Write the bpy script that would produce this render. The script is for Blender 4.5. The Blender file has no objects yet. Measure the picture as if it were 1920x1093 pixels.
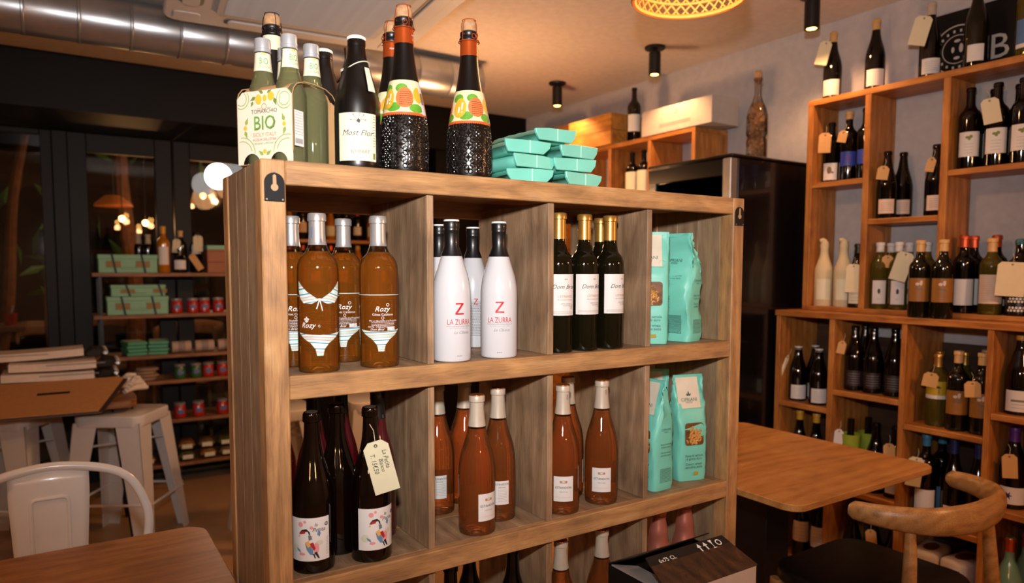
import bpy, bmesh, math, random
from math import sin, cos, pi, radians, atan2, hypot
from mathutils import Vector, Matrix
random.seed(7)
S = bpy.context.scene
COL = S.collection

# ------------------------------------------------------------------ camera
CAM = Vector((-0.2949, -1.2441, 1.3745))
YAW, PITCH, ROLL = radians(32.8863), radians(-4.09), radians(0.1292)
cd = bpy.data.cameras.new('camera')
cam = bpy.data.objects.new('camera', cd); COL.objects.link(cam)
fw = Vector((sin(YAW)*cos(PITCH), cos(YAW)*cos(PITCH), sin(PITCH)))
rt = Vector((cos(YAW), -sin(YAW), 0)); up = rt.cross(fw)
rt, up = rt*cos(ROLL)+up*sin(ROLL), up*cos(ROLL)-rt*sin(ROLL)
cam.matrix_world = Matrix(((rt.x, up.x, -fw.x, CAM.x), (rt.y, up.y, -fw.y, CAM.y), (rt.z, up.z, -fw.z, CAM.z), (0, 0, 0, 1)))
cd.sensor_width = 36.0; cd.lens = 1314.49/1920*36; cd.shift_y = 50.3/1920
cd.clip_start = .02; cd.clip_end = 60
cd.dof.use_dof = True; cd.dof.focus_distance = 1.5; cd.dof.aperture_fstop = 3.2
S.camera = cam

# ------------------------------------------------------------------ world, flash, exposure
w = bpy.data.worlds.new('night'); S.world = w; w.use_nodes = True
w.node_tree.nodes['Background'].inputs[0].default_value = (.010, .011, .016, 1)
w.node_tree.nodes['Background'].inputs[1].default_value = .35
# the photographer's flash gun, a hand above the lens
fl = bpy.data.lights.new('flash', 'SPOT'); fl.energy = 150; fl.color = (1, .975, .955); fl.shadow_soft_size = .035
fl.spot_size = radians(104); fl.spot_blend = 1.0
flo = bpy.data.objects.new('flash', fl); COL.objects.link(flo)
flo.location = CAM + Vector((0, .03, .255))
flo.rotation_euler = (fw + Vector((0, 0, .17))).to_track_quat('-Z', 'Y').to_euler()
S.view_settings.view_transform = 'Standard'; S.view_settings.look = 'None'
S.view_settings.exposure = 0.0; S.view_settings.gamma = 1.0; S.view_settings.use_curve_mapping = False
S.cycles.use_denoising = True
S.cycles.caustics_refractive = False; S.cycles.caustics_reflective = False
S.cycles.max_bounces = 10; S.cycles.transparent_max_bounces = 24; S.cycles.sample_clamp_indirect = 4
WARM = (1.0, .49, .21)

# ------------------------------------------------------------------ materials
def lin(h):
    if isinstance(h, str):
        c = [int(h[i:i+2], 16)/255 for i in (0, 2, 4)]
        return tuple(x/12.92 if x <= .04045 else ((x+.055)/1.055)**2.4 for x in c) + (1,)
    return tuple(h) + (1,) if len(h) == 3 else h
MATS = {}
def node(nt, t, **kw):
    n = nt.nodes.new(t)
    for k, v in kw.items():
        if k in n.inputs: n.inputs[k].default_value = v
        else: setattr(n, k, v)
    return n
def newmat(name):
    m = bpy.data.materials.new(name); m.use_nodes = True
    nt = m.node_tree; b = nt.nodes['Principled BSDF']; MATS[name] = m
    return m, nt, b
def pbr(name, col, rough=.5, metal=0, coat=0, var=.06, vs=30, bump=0, bs=120, emit=None, es=0, spec=.5):
    """plain surface with a slight procedural unevenness"""
    if name in MATS: return MATS[name]
    m, nt, b = newmat(name)
    b.inputs['Roughness'].default_value = rough; b.inputs['Metallic'].default_value = metal
    b.inputs['Coat Weight'].default_value = coat; b.inputs['Specular IOR Level'].default_value = spec
    c = lin(col)
    tc = node(nt, 'ShaderNodeTexCoord')
    n = node(nt, 'ShaderNodeTexNoise'); n.inputs['Scale'].default_value = vs; n.inputs['Detail'].default_value = 3
    nt.links.new(tc.outputs['Object'], n.inputs['Vector'])
    r = node(nt, 'ShaderNodeValToRGB')
    r.color_ramp.elements[0].position = .3; r.color_ramp.elements[1].position = .7
    r.color_ramp.elements[0].color = tuple(x*(1-var) for x in c[:3])+(1,)
    r.color_ramp.elements[1].color = tuple(min(1, x*(1+var)) for x in c[:3])+(1,)
    nt.links.new(n.outputs[0], r.inputs[0]); nt.links.new(r.outputs[0], b.inputs['Base Color'])
    if bump:
        n2 = node(nt, 'ShaderNodeTexNoise'); n2.inputs['Scale'].default_value = bs
        bp = node(nt, 'ShaderNodeBump'); bp.inputs['Strength'].default_value = bump; bp.inputs['Distance'].default_value = .004
        nt.links.new(tc.outputs['Object'], n2.inputs['Vector']); nt.links.new(n2.outputs[0], bp.inputs['Height']); nt.links.new(bp.outputs[0], b.inputs['Normal'])
    if emit:
        b.inputs['Emission Color'].default_value = lin(emit); b.inputs['Emission Strength'].default_value = es
    return m
def wood(name, cols, axis='X', sc=1.0, rough=.5, stretch=6.0, fiber=.26, coat=0, blotch=0.45):
    """cols: dark, mid, light, pale"""
    if name in MATS: return MATS[name]
    m, nt, b = newmat(name); L = nt.links.new
    tc = node(nt, 'ShaderNodeTexCoord'); oi = node(nt, 'ShaderNodeObjectInfo')
    mul = node(nt, 'ShaderNodeMath', operation='MULTIPLY'); mul.inputs[1].default_value = 37.0
    L(oi.outputs['Random'], mul.inputs[0])
    add = node(nt, 'ShaderNodeVectorMath', operation='ADD'); L(tc.outputs['Object'], add.inputs[0])
    cx = node(nt, 'ShaderNodeCombineXYZ')
    for i in range(3): L(mul.outputs[0], cx.inputs[i])
    L(cx.outputs[0], add.inputs[1])
    def mp(along, across):
        p = node(nt, 'ShaderNodeMapping'); s = [across]*3; s['XYZ'.index(axis)] = along
        p.inputs['Scale'].default_value = s; L(add.outputs[0], p.inputs['Vector']); return p
    p1 = mp(2.2*sc, 2.2*stretch*sc/2.2)
    n1 = node(nt, 'ShaderNodeTexNoise'); n1.inputs['Scale'].default_value = 2.2; n1.inputs['Detail'].default_value = 5; n1.inputs['Distortion'].default_value = 1.4; n1.inputs['Roughness'].default_value = .55
    L(p1.outputs[0], n1.inputs['Vector'])
    wv = node(nt, 'ShaderNodeTexWave', wave_type='RINGS'); wv.inputs['Scale'].default_value = 1.3; wv.inputs['Distortion'].default_value = 14; wv.inputs['Detail'].default_value = 3; wv.inputs['Detail Scale'].default_value = .9
    wv.rings_direction = axis
    p3 = mp(.8*sc, 5.0*sc); L(p3.outputs[0], wv.inputs['Vector'])
    mx = node(nt, 'ShaderNodeMix'); mx.inputs[0].default_value = .22
    L(n1.outputs[0], mx.inputs[2]); L(wv.outputs[0], mx.inputs[3])
    r = node(nt, 'ShaderNodeValToRGB'); e = r.color_ramp.elements
    e[0].position = .22; e[0].color = lin(cols[0]); e[1].position = .82; e[1].color = lin(cols[3])
    k = e.new(.42); k.color = lin(cols[1]); k = e.new(.6); k.color = lin(cols[2])
    L(mx.outputs[0], r.inputs[0])
    p2 = mp(14*sc, 260*sc)
    n2 = node(nt, 'ShaderNodeTexNoise'); n2.inputs['Scale'].default_value = 1.0; n2.inputs['Detail'].default_value = 4
    L(p2.outputs[0], n2.inputs['Vector'])
    r2 = node(nt, 'ShaderNodeValToRGB'); r2.color_ramp.elements[0].position = .32; r2.color_ramp.elements[0].color = (1-fiber,)*3+(1,)
    r2.color_ramp.elements[1].position = .55; r2.color_ramp.elements[1].color = (1, 1, 1, 1)
    L(n2.outputs[0], r2.inputs[0])
    mm = node(nt, 'ShaderNodeMix', data_type='RGBA', blend_type='MULTIPLY'); mm.inputs[0].default_value = 1
    L(r.outputs[0], mm.inputs[6]); L(r2.outputs[0], mm.inputs[7])
    n3 = node(nt, 'ShaderNodeTexNoise'); n3.inputs['Scale'].default_value = 5*sc; n3.inputs['Detail'].default_value = 2
    L(add.outputs[0], n3.inputs['Vector'])
    r3 = node(nt, 'ShaderNodeValToRGB'); r3.color_ramp.elements[0].position = .38; r3.color_ramp.elements[0].color = (1-.5*blotch, 1-.5*blotch, 1-.47*blotch, 1)
    r3.color_ramp.elements[1].position = .6; r3.color_ramp.elements[1].color = (1, 1, 1, 1)
    L(n3.outputs[0], r3.inputs[0])
    m3 = node(nt, 'ShaderNodeMix', data_type='RGBA', blend_type='MULTIPLY'); m3.inputs[0].default_value = 1
    L(mm.outputs[2], m3.inputs[6]); L(r3.outputs[0], m3.inputs[7])
    L(m3.outputs[2], b.inputs['Base Color'])
    bp = node(nt, 'ShaderNodeBump'); bp.inputs['Strength'].default_value = .25; bp.inputs['Distance'].default_value = .0015
    L(n2.outputs[0], bp.inputs['Height']); L(bp.outputs[0], b.inputs['Normal'])
    b.inputs['Roughness'].default_value = rough; b.inputs['Coat Weight'].default_value = coat; b.inputs['Coat Roughness'].default_value = .3
    return m
def clear(name, tint, ior=1.36, straight=.5, body=0.0, bodycol=None, rough=0.0):
    """see-through filled glass: refraction with a straight-through share, a sheen and a little cloudy body"""
    if name in MATS: return MATS[name]
    m, nt, b = newmat(name); L = nt.links.new; nt.nodes.remove(b)
    out = nt.nodes['Material Output']; c = lin(tint)
    rf = node(nt, 'ShaderNodeBsdfRefraction'); rf.inputs['Color'].default_value = c; rf.inputs['IOR'].default_value = ior; rf.inputs['Roughness'].default_value = rough
    tr = node(nt, 'ShaderNodeBsdfTransparent'); tr.inputs['Color'].default_value = c
    m1 = node(nt, 'ShaderNodeMixShader'); m1.inputs[0].default_value = straight
    L(rf.outputs[0], m1.inputs[1]); L(tr.outputs[0], m1.inputs[2]); cur = m1
    if body:
        df = node(nt, 'ShaderNodeBsdfDiffuse'); df.inputs['Color'].default_value = lin(bodycol or tint)
        tl = node(nt, 'ShaderNodeBsdfTranslucent'); tl.inputs['Color'].default_value = lin(bodycol or tint)
        m0 = node(nt, 'ShaderNodeMixShader'); m0.inputs[0].default_value = .5; L(df.outputs[0], m0.inputs[1]); L(tl.outputs[0], m0.inputs[2])
        m2 = node(nt, 'ShaderNodeMixShader'); m2.inputs[0].default_value = body; L(m1.outputs[0], m2.inputs[1]); L(m0.outputs[0], m2.inputs[2]); cur = m2
    gl = node(nt, 'ShaderNodeBsdfGlossy'); gl.inputs['Roughness'].default_value = .03
    fr = node(nt, 'ShaderNodeFresnel'); fr.inputs['IOR'].default_value = 1.5
    m3 = node(nt, 'ShaderNodeMixShader'); L(fr.outputs[0], m3.inputs[0]); L(cur.outputs[0], m3.inputs[1]); L(gl.outputs[0], m3.inputs[2])
    L(m3.outputs[0], out.inputs['Surface'])
    return m
def stripes(name, cols, scale=60, dist=6):
    if name in MATS: return MATS[name]
    m, nt, b = newmat(name); L = nt.links.new
    tc = node(nt, 'ShaderNodeTexCoord'); wv = node(nt, 'ShaderNodeTexWave', bands_direction='Z'); wv.inputs['Scale'].default_value = scale
    wv.inputs['Distortion'].default_value = dist; wv.inputs['Detail'].default_value = 1; wv.inputs['Detail Scale'].default_value = .6
    nz = node(nt, 'ShaderNodeTexNoise'); nz.inputs['Scale'].default_value = scale*.9
    L(tc.outputs['Object'], wv.inputs['Vector']); L(tc.outputs['Object'], nz.inputs['Vector'])
    mx = node(nt, 'ShaderNodeMix'); mx.inputs[0].default_value = .35; L(wv.outputs[0], mx.inputs[2]); L(nz.outputs[0], mx.inputs[3])
    r = node(nt, 'ShaderNodeValToRGB'); r.color_ramp.interpolation = 'CONSTANT'; e = r.color_ramp.elements
    for i, c in enumerate(cols):
        k = e[i] if i < 2 else e.new(.5)
        k.color = lin(c)
    ps = [0, .3, .42, .5, .58, .68, .76]
    for i, k in enumerate(e): k.position = ps[i]
    for i, c in enumerate(cols): e[i].color = lin(c)
    L(mx.outputs[0], r.inputs[0]); L(r.outputs[0], b.inputs['Base Color']); b.inputs['Roughness'].default_value = .45
    return m

MANGO = ('8c6644', 'a87c50', 'b88a58', 'c39b6e')
MANGO2 = ('7b5f45', '967657', 'a38363', 'b29575')
woodX = wood('mango_x', MANGO, 'X', 1.6, .52); woodZ = wood('mango_z', MANGO, 'Z', 1.6, .52); woodY = wood('mango_y', MANGO2, 'Y', 1.6, .55)
woodP = wood('mango_panel', MANGO2, 'Z', 1.4, .58, blotch=.7); woodS = wood('mango_side', ('7f664f', '8f745a', '99805f', 'a58d72'), 'Z', 1.5, .6, blotch=.35)
PINE = ('8a5224', 'ad6c2f', 'bd7c3a', 'cc924e')
pineY = wood('pine_y', PINE, 'Y', 1.2, .45, blotch=.35); pineZ = wood('pine_z', PINE, 'Z', 1.2, .45, blotch=.35); pineX = wood('pine_x', PINE, 'X', 1.2, .45, blotch=.35)
oakX = wood('oak_table', ('9c6833', 'b67f45', 'c08a4f', 'c9965b'), 'X', 1.1, .38, blotch=.25, fiber=.2)
walX = wood('walnut_table', ('875831', '9d6a3c', 'a97443', 'b5814f'), 'X', 1.5, .33, blotch=.2, coat=.15)
oakC = wood('oak_chair', ('8f6538', 'ab7f4c', 'b88d59', 'c39b69'), 'X', 1.5, .35, blotch=.2, fiber=.25)
crateW = wood('crate_wood', ('a3601f', 'c4812f', 'd0913f', 'd99e52'), 'Y', 1.4, .6)
slabW = wood('slab_wood', ('6b4020', '8c5a30', '9f6b3e', 'ad7b4b'), 'X', 1.6, .5)
blackM = pbr('black_metal', '0b0b0c', .42, spec=.4); blackW = pbr('black_paint', '050404', .5, spec=.25)
frameM = pbr('door_black', '070607', .5, spec=.3); whiteP = pbr('wall_white', 'b4b0b2', .85, bump=.15, bs=60)
ceilP = pbr('ceiling_white', 'd0c6be', .9, bump=.03, bs=70); floorM = pbr('floor_tan', 'b08a62', .38, var=.18, vs=2.2)
outM = pbr('terrace_ground', '3a3028', .8); whiteEn = pbr('white_enamel', 'dcd8d4', .22, coat=.3, var=.02)
acW = pbr('ac_white', 'd3d5d8', .45, var=.02); acG = pbr('ac_grille', 'c2c6cb', .55); acD = pbr('ac_slot', '8d8880', .6)
galv = pbr('galvanised', 'b4b8bd', .33, .85, var=.2, vs=5, bump=.05, bs=14)
gDark = pbr('glass_dark', '060403', .06, coat=0, var=.1); gOlive = pbr('glass_olive', '0e0d05', .06, coat=0); gBrown = pbr('glass_brown', '0b0503', .06, coat=0)
gSatin = pbr('glass_satin', '070504', .30, spec=.7); gRelief = pbr('glass_relief', '0a0807', .24, spec=1.0); gRed = pbr('glass_red', '4a0a12', .1, coat=.6); gWhite = pbr('zurra_white', 'c3c3c7', .2, coat=.4, var=.01)
gGreen = pbr('glass_celadon', '6f9a86', .15, coat=.4); gAmber = pbr('glass_amber', 'a8660f', .1, coat=.5)
rose = clear('rose_wine', 'ffcf90', 1.36, .22, .17, 'ff9c34'); rose2 = clear('rose_wine_pink', 'ffcc9c', 1.36, .22, .16, 'ff9850')
lemon = clear('lemonade', 'e4e8bc', 1.34, .3, .24, 'd8d9a0'); clearG = clear('clear_glass', 'f2eee8', 1.45, .6); yelW = clear('white_wine', 'e0cf6a', 1.36, .45, .25, 'a89a3a')
paneM = clear('pane_glass', 'f4f2f0', 1.5, .97)
paper = pbr('paper_white', 'd6d2cf', .6, var=.015); cream = pbr('paper_cream', 'dcd8bb', .6, var=.02); tagP = pbr('tag_paper', 'cbc6a6', .7, var=.03); tagY = pbr('tag_kraft', 'c99a5e', .7, var=.04); tagW = pbr('tag_white', 'd8cba8', .7, var=.03)
ink = pbr('ink_black', '1a1818', .6); inkR = pbr('ink_red', 'b01820', .5); inkG = pbr('ink_green', '3f8f3c', .5); inkGr = pbr('ink_grey', '8b8785', .6); inkW = pbr('ink_white', 'e4e2e0', .5); inkB = pbr('ink_blue', '2f5f9a', .5); inkO = pbr('ink_copper', 'b27a4c', .5); inkOl = pbr('ink_olive', '6f7f3a', .6)
silver = pbr('foil_silver', 'b9b6b4', .3, .6); gold = pbr('foil_gold', 'b98c45', .32, .7); blackC = pbr('cap_black', '0d0d0f', .35, coat=.2); foilG = pbr('foil_greige', 'b9aa98', .4, .1); alu = pbr('aluminium', 'c4c7cc', .3, .5)
copper = pbr('foil_orange', 'd9622a', .28, .7); rust = pbr('foil_rust', 'c0522f', .35, .5); pinkF = pbr('foil_pink', 'b06a5a', .35, .4); crownW = pbr('crown_white', 'dedcd2', .35); corkM = pbr('cork', 'b58a62', .8, var=.2, vs=160); yellowC = pbr('cap_yellow', 'd09a2c', .4); blueC = pbr('cap_blue', '3b7fa6', .4); purpleC = pbr('cap_purple', '5a2a86', .35); navyC = pbr('cap_navy', '1d2760', .4); tealC = pbr('cap_teal', '1d6d72', .4); tanC = pbr('cap_tan', 'c9a066', .4)
mint = pbr('mint_bag', '72c8b6', .42, var=.05, vs=18, bump=.25, bs=22); mintD = pbr('mint_box', '7fb596', .55, var=.04); creamB = pbr('bag_cream', 'd5cbb6', .55); ribbon = pbr('ribbon_teal', '12343a', .6)
pastaM = pbr('pasta', 'c08a45', .5, var=.25, vs=90); winM = pbr('bag_window', '6b4524', .25, coat=.4, var=.4, vs=80)
kraft = pbr('kraft_board', 'ac7a4a', .75, var=.06, vs=60); kraftIn = pbr('kraft_inner', 'b48a5c', .7); carrW = pbr('carrier_print', 'd9d2bd', .6, var=.02)
leather = pbr('black_leather', '0b0808', .42, bump=.2, bs=200)
jarR = pbr('jar_red', 'a8231f', .2, coat=.5); jarG = pbr('jar_green', '2a5a2a', .2, coat=.5); lidS = pbr('jar_lid', '9a9498', .35, .5)
rattan = pbr('rattan', 'a8682f', .7); bulbM = pbr('bulb_lit', 'ffd9a0', .4, emit='ffc070', es=8)

# ------------------------------------------------------------------ mesh helpers
class G:
    def __init__(s): s.v = []; s.f = []
    def add(s, v, f):
        o = len(s.v); s.v += [tuple(p) for p in v]; s.f += [tuple(i+o for i in q) for q in f]; return s
    def box(s, x0, x1, y0, y1, z0, z1):
        return s.add([(x0, y0, z0), (x1, y0, z0), (x1, y1, z0), (x0, y1, z0), (x0, y0, z1), (x1, y0, z1), (x1, y1, z1), (x0, y1, z1)],
                     [(0, 3, 2, 1), (4, 5, 6, 7), (0, 1, 5, 4), (1, 2, 6, 5), (2, 3, 7, 6), (3, 0, 4, 7)])
    def lathe(s, prof, n=32, c=(0, 0, 0)):
        v = []; f = []; m = len(prof)
        for r, z in prof:
            for i in range(n):
                a = 2*pi*i/n; v.append((c[0]+r*cos(a), c[1]+r*sin(a), c[2]+z))
        for j in range(m-1):
            for i in range(n):
                k = (i+1) % n; f.append((j*n+i, j*n+k, (j+1)*n+k, (j+1)*n+i))
        if prof[0][0] > 1e-6: f.append(tuple(reversed(range(n))))
        if prof[-1][0] > 1e-6: f.append(tuple((m-1)*n+i for i in range(n)))
        return s.add(v, f)
    def tube(s, pts, r, n=8, closed=False):
        pts = [Vector(p) for p in pts]; m = len(pts); rr = r if isinstance(r, (list, tuple)) else [r]*m
        v = []; f = []; prev = None
        for i, p in enumerate(pts):
            a = pts[(i-1) % m] if (i > 0 or closed) else p; b = pts[(i+1) % m] if (i < m-1 or closed) else p
            t = (b-a).normalized()
            u = prev - t*prev.dot(t) if prev is not None else t.orthogonal()
            if u.length < 1e-6: u = t.orthogonal()
            u.normalize(); prev = u; q = t.cross(u)
            for k in range(n):
                an = 2*pi*k/n; v.append(p+(u*cos(an)+q*sin(an))*rr[i])
        for i in range(m if closed else m-1):
            for k in range(n):
                l = (k+1) % n; j = (i+1) % m
                f.append((i*n+k, i*n+l, j*n+l, j*n+k))
        if not closed: f += [tuple(reversed(range(n))), tuple((m-1)*n+k for k in range(n))]
        return s.add(v, f)
    def prism(s, out, d0, d1, fn=None):
        """outline in (u,v) extruded from depth d0 to d1; fn maps (u,d,v) to xyz"""
        fn = fn or (lambda u, d, v: (u, d, v)); n = len(out)
        v = [fn(a, d0, b) for a, b in out]+[fn(a, d1, b) for a, b in out]
        f = [tuple(range(n)), tuple(reversed(range(n, 2*n)))]+[(i, i+n, (i+1) % n+n, (i+1) % n) for i in range(n)]
        return s.add(v, f)
    def mesh(s, name, smooth=False, bevel=0, seg=1, ang=35):
        me = bpy.data.meshes.new(name); me.from_pydata(s.v, [], s.f); me.validate(); fix(me, smooth, bevel, seg, ang); return me
def fix(me, smooth=False, bevel=0, seg=1, ang=35):
    bm = bmesh.new(); bm.from_mesh(me); bmesh.ops.recalc_face_normals(bm, faces=bm.faces)
    if bevel: bmesh.ops.bevel(bm, geom=list(bm.edges), offset=bevel, segments=seg, affect='EDGES', profile=.5, clamp_overlap=True)
    for q in bm.faces: q.smooth = bool(smooth)
    if smooth:
        for e in bm.edges:
            if len(e.link_faces) == 2 and e.calc_face_angle(0) > radians(ang): e.smooth = False
    bm.to_mesh(me); bm.free()
def tag(o, label=None, cat=None, group=None, kind=None):
    if label: o['label'] = label
    if cat: o['category'] = cat
    if group: o['group'] = group
    if kind: o['kind'] = kind
    return o
def thing(name, label, cat, loc=(0, 0, 0), rz=0, group=None):
    o = bpy.data.objects.new(name, None); COL.objects.link(o); o.empty_display_size = .02
    o.location = loc; o.rotation_euler = (0, 0, rz); return tag(o, label, cat, group)
def put(name, me, mat, parent=None, loc=None, rot=None, label=None):
    if isinstance(me, G): me = me.mesh(name)
    if mat is not None and not me.materials: me.materials.append(mat)
    o = bpy.data.objects.new(name, me); COL.objects.link(o)
    if parent: o.parent = parent
    if loc: o.location = loc
    if rot: o.rotation_euler = rot
    if label: o['label'] = label
    return o
def board(name, x0, x1, y0, y1, z0, z1, mat, parent, bev=.0018, label=None):
    return put(name, G().box(x0, x1, y0, y1, z0, z1).mesh(name, bevel=bev), mat, parent, label=label)
def arc(cx, cy, r, a0, a1, n=8): return [(cx+r*cos(radians(a0+(a1-a0)*i/n)), cy+r*sin(radians(a0+(a1-a0)*i/n))) for i in range(n+1)]
def rrect(w, h, r, n=4, cx=0, cy=0):
    o = []
    for sx, sy, a in ((1, 1, 0), (-1, 1, 90), (-1, -1, 180), (1, -1, 270)): o += arc(cx+sx*(w/2-r), cy+sy*(h/2-r), r, a, a+90, n)
    return o
def circ(cx, cy, r, n=16, ry=None): return [(cx+r*cos(2*pi*i/n), cy+(ry or r)*sin(2*pi*i/n)) for i in range(n)]
def spline(p, n=4):
    p = [Vector(q) for q in p]; o = []
    for i in range(len(p)-1):
        a = p[max(i-1, 0)]; b = p[i]; c = p[i+1]; d = p[min(i+2, len(p)-1)]
        for k in range(n):
            t = k/n; o.append(.5*((2*b)+(c-a)*t+(2*a-5*b+4*c-d)*t*t+(3*b-a-3*c+d)*t**3))
    return o+[p[-1]]
# ---- lettering
TXT = {}
def txt(s, shear=0):
    k = (s, shear)
    if k not in TXT:
        c = bpy.data.curves.new('t', 'FONT'); c.body = s; c.size = 1; c.align_x = 'CENTER'; c.resolution_u = 2; c.shear = shear
        o = bpy.data.objects.new('t', c); me = bpy.data.meshes.new_from_object(o)
        TXT[k] = ([tuple(v.co) for v in me.vertices], [tuple(p.vertices) for p in me.polygons])
        bpy.data.meshes.remove(me); bpy.data.objects.remove(o); bpy.data.curves.remove(c)
    return TXT[k]
def flat(v, f, fn, step=0, name='lettering'):
    """2D mesh (u,v) -> xyz through fn, cut into strips of width step first so that it can bend"""
    me = bpy.data.meshes.new(name); me.from_pydata([(a, b, 0) for a, b in v], [], f)
    if step:
        bm = bmesh.new(); bm.from_mesh(me); xs = [a for a, b in v]; x = min(xs)+step
        while x < max(xs):
            bmesh.ops.bisect_plane(bm, geom=list(bm.verts)+list(bm.edges)+list(bm.faces), plane_co=(x, 0, 0), plane_no=(1, 0, 0)); x += step
        bm.to_mesh(me); bm.free()
    for q in me.vertices: q.co = fn(q.co.x, q.co.y)
    return me
def write(lines, fn, step=0, name='lettering'):
    """lines: (text, u, v, size, shear[, stretch, turn]) joined into one printed mesh"""
    V = []; F = []
    for L in lines:
        s, u, v, z = L[:4]; sh = L[4] if len(L) > 4 else 0; st = L[5] if len(L) > 5 else 1; tr = L[6] if len(L) > 6 else 0
        tv, tf = txt(s, sh); o = len(V); ca, sa = cos(radians(tr)), sin(radians(tr))
        for p in tv:
            a, b = p[0]*z*st, p[1]*z
            V.append((u+a*ca-b*sa, v+a*sa+b*ca))
        F += [tuple(i+o for i in q) for q in tf]
    return flat(V, F, fn, step, name)
def bars(rows):
    """illegible small print: thin bars (u0,u1,v,height)"""
    V = []; F = []
    for u0, u1, v, h in rows:
        o = len(V); V += [(u0, v), (u1, v), (u1, v+h), (u0, v+h)]; F.append((o, o+1, o+2, o+3))
    return V, F
def small(u0, u1, v1, v0, n, h=.0007):
    R = []
    for i in range(n):
        v = v1+(v0-v1)*i/max(1, n-1); u = u0
        while u < u1-.001:
            q = min(u1, u+random.uniform(.0015, .005)); R.append((u, q, v, h)); u = q+.0008
    return bars(R)
def polys(ps):
    V = []; F = []
    for p in ps:
        o = len(V); V += p; F.append(tuple(range(o, o+len(p))))
    return V, F
def ringp(cx, cy, r, t, n=24):
    V = []; F = []
    for i in range(n):
        a = 2*pi*i/n; V += [(cx+r*cos(a), cy+r*sin(a)), (cx+(r+t)*cos(a), cy+(r+t)*sin(a))]
    for i in range(n):
        j = (i+1) % n; F.append((2*i, 2*i+1, 2*j+1, 2*j))
    return V, F
def clipb(vf, hw=.061, v0=.003, v1=.129):
    V, F = vf; return V, [q for q in F if all(abs(V[i][0]) < hw and v0 < V[i][1] < v1 and not any(hypot(V[i][0]-c, V[i][1]) < .0205 for c in (-.031, .031)) for i in q)]
def join2(*vf):
    V = []; F = []
    for v, f in vf:
        o = len(V); V += list(v); F += [tuple(i+o for i in q) for q in f]
    return V, F

# ================================================================== the room
def struct(name, g, mat, label, parent=None):
    o = put(name, g.mesh(name) if isinstance(g, G) else g, mat, parent)
    if parent is None: tag(o, label, None, None, 'structure')
    return o
HC = 2.495; XW = 2.71; YB = 3.9
struct('floor', G().box(-3.2, 2.81, -3.3, 3.95, -.1, 0), floorM, 'tan polished shop floor')
struct('ceiling', G().box(-3.2, 2.81, -3.3, 3.95, HC, HC+.1), ceilP, 'white plaster ceiling in warm lamp light')
struct('wall_right', G().box(XW, XW+.1, -3.3, 3.95, 0, HC), whiteP, 'pale plaster wall behind the wine shelves')
struct('wall_left', G().box(-3.3, -3.2, -3.3, 3.95, 0, HC), whiteP, 'plain plaster side wall of the shop')
struct('wall_front', G().box(-3.2, XW, -3.4, -3.3, 0, HC), whiteP, 'plain plaster front wall of the shop')
struct('wall_back', G().box(.92, 2.46, YB, YB+.1, 0, 2.2035), blackW, 'black painted wall beside the glass doors')
struct('wall_bar', G().box(1.97, 2.685, 3.25, YB, 0, 2.204), blackW, 'black painted wall at the back right corner')
struct('wall_corner', G().box(2.46, XW, YB, YB+.1, 0, HC), whiteP, 'pale strip of plaster in the back corner')
struct('trim_1', G().box(-3.2, 2.70, 3.2, YB, 2.204, HC), blackW, 'black bulkhead box above the glass doors')
def door(name, x0, x1, ztop, st, lab):
    d = tag(bpy.data.objects.new(name, None), lab, None, None, 'structure'); COL.objects.link(d)
    y0, y1 = YB, YB+.06
    board('stile', x0, x0+st, y0, y1, 0, 2.204, frameM, d, .003); board('stile', x1-st, x1, y0, y1, 0, 2.204, frameM, d, .003)
    board('head_rail', x0+st, x1-st, y0, y1, ztop, 2.204, frameM, d, .003); board('bottom_rail', x0+st, x1-st, y0, y1, 0, .16, frameM, d, .003)
    board('pane', x0+st, x1-st, y0+.02, y0+.028, .16, ztop, paneM, d, 0)
door('door_1', -1.25, -.30, 2.17, .06, 'fixed glass leaf in a black frame at far left')
board('stile', -.30, -.22, YB-.02, YB+.08, 0, 2.204, frameM, tag(thing('trim_2', None, None), 'black post between the glass doors', None, None, 'structure'), .004)
door('door_2', -.22, .36, 2.09, .10, 'black framed glass door behind the display rack')
door('door_3', .37, .92, 2.09, .10, 'black framed glass door half hidden by the wooden shelf')
for nm, xa, xb in (('door_4', -2.2, -1.26), ('door_5', -3.2, -2.21)): door(nm, xa, xb, 2.17, .06, 'black framed glass leaf left of the picture, %s' % ('nearer' if nm == 'door_4' else 'farther'))

# ---- galvanised duct under the ceiling
d = thing('ventilation_duct', 'round galvanised ventilation duct under the ceiling at upper left', 'duct', (0, 2.18, 2.39))
n = 0; x = -2.6
while x < 1.5:
    me = bpy.data.meshes.get('duct_section')
    if not me:
        g = G(); pr = [(.099, 0), (.1, .004), (.1, .174), (.1035, .177), (.1035, .183), (.1, .186)]
        me = g.lathe(pr, 40).mesh('duct_section', True)
    put('duct_section', me, galv, d, (x, 0, 0), (0, pi/2, 0)); x += .186
put('end_cap', G().lathe([(.0005, 0), (.09, 0), (.1, .006)], 40).mesh('end_cap', True), galv, d, (x+.002, 0, 0), (0, -pi/2, 0))
for x in (-1.6, .9):
    put('hanger', G().tube([(x, .103*cos(radians(a)), .103*sin(radians(a))) for a in range(-200, 25, 15)], .004, 6).mesh('hanger'), blackM, d)

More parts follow.
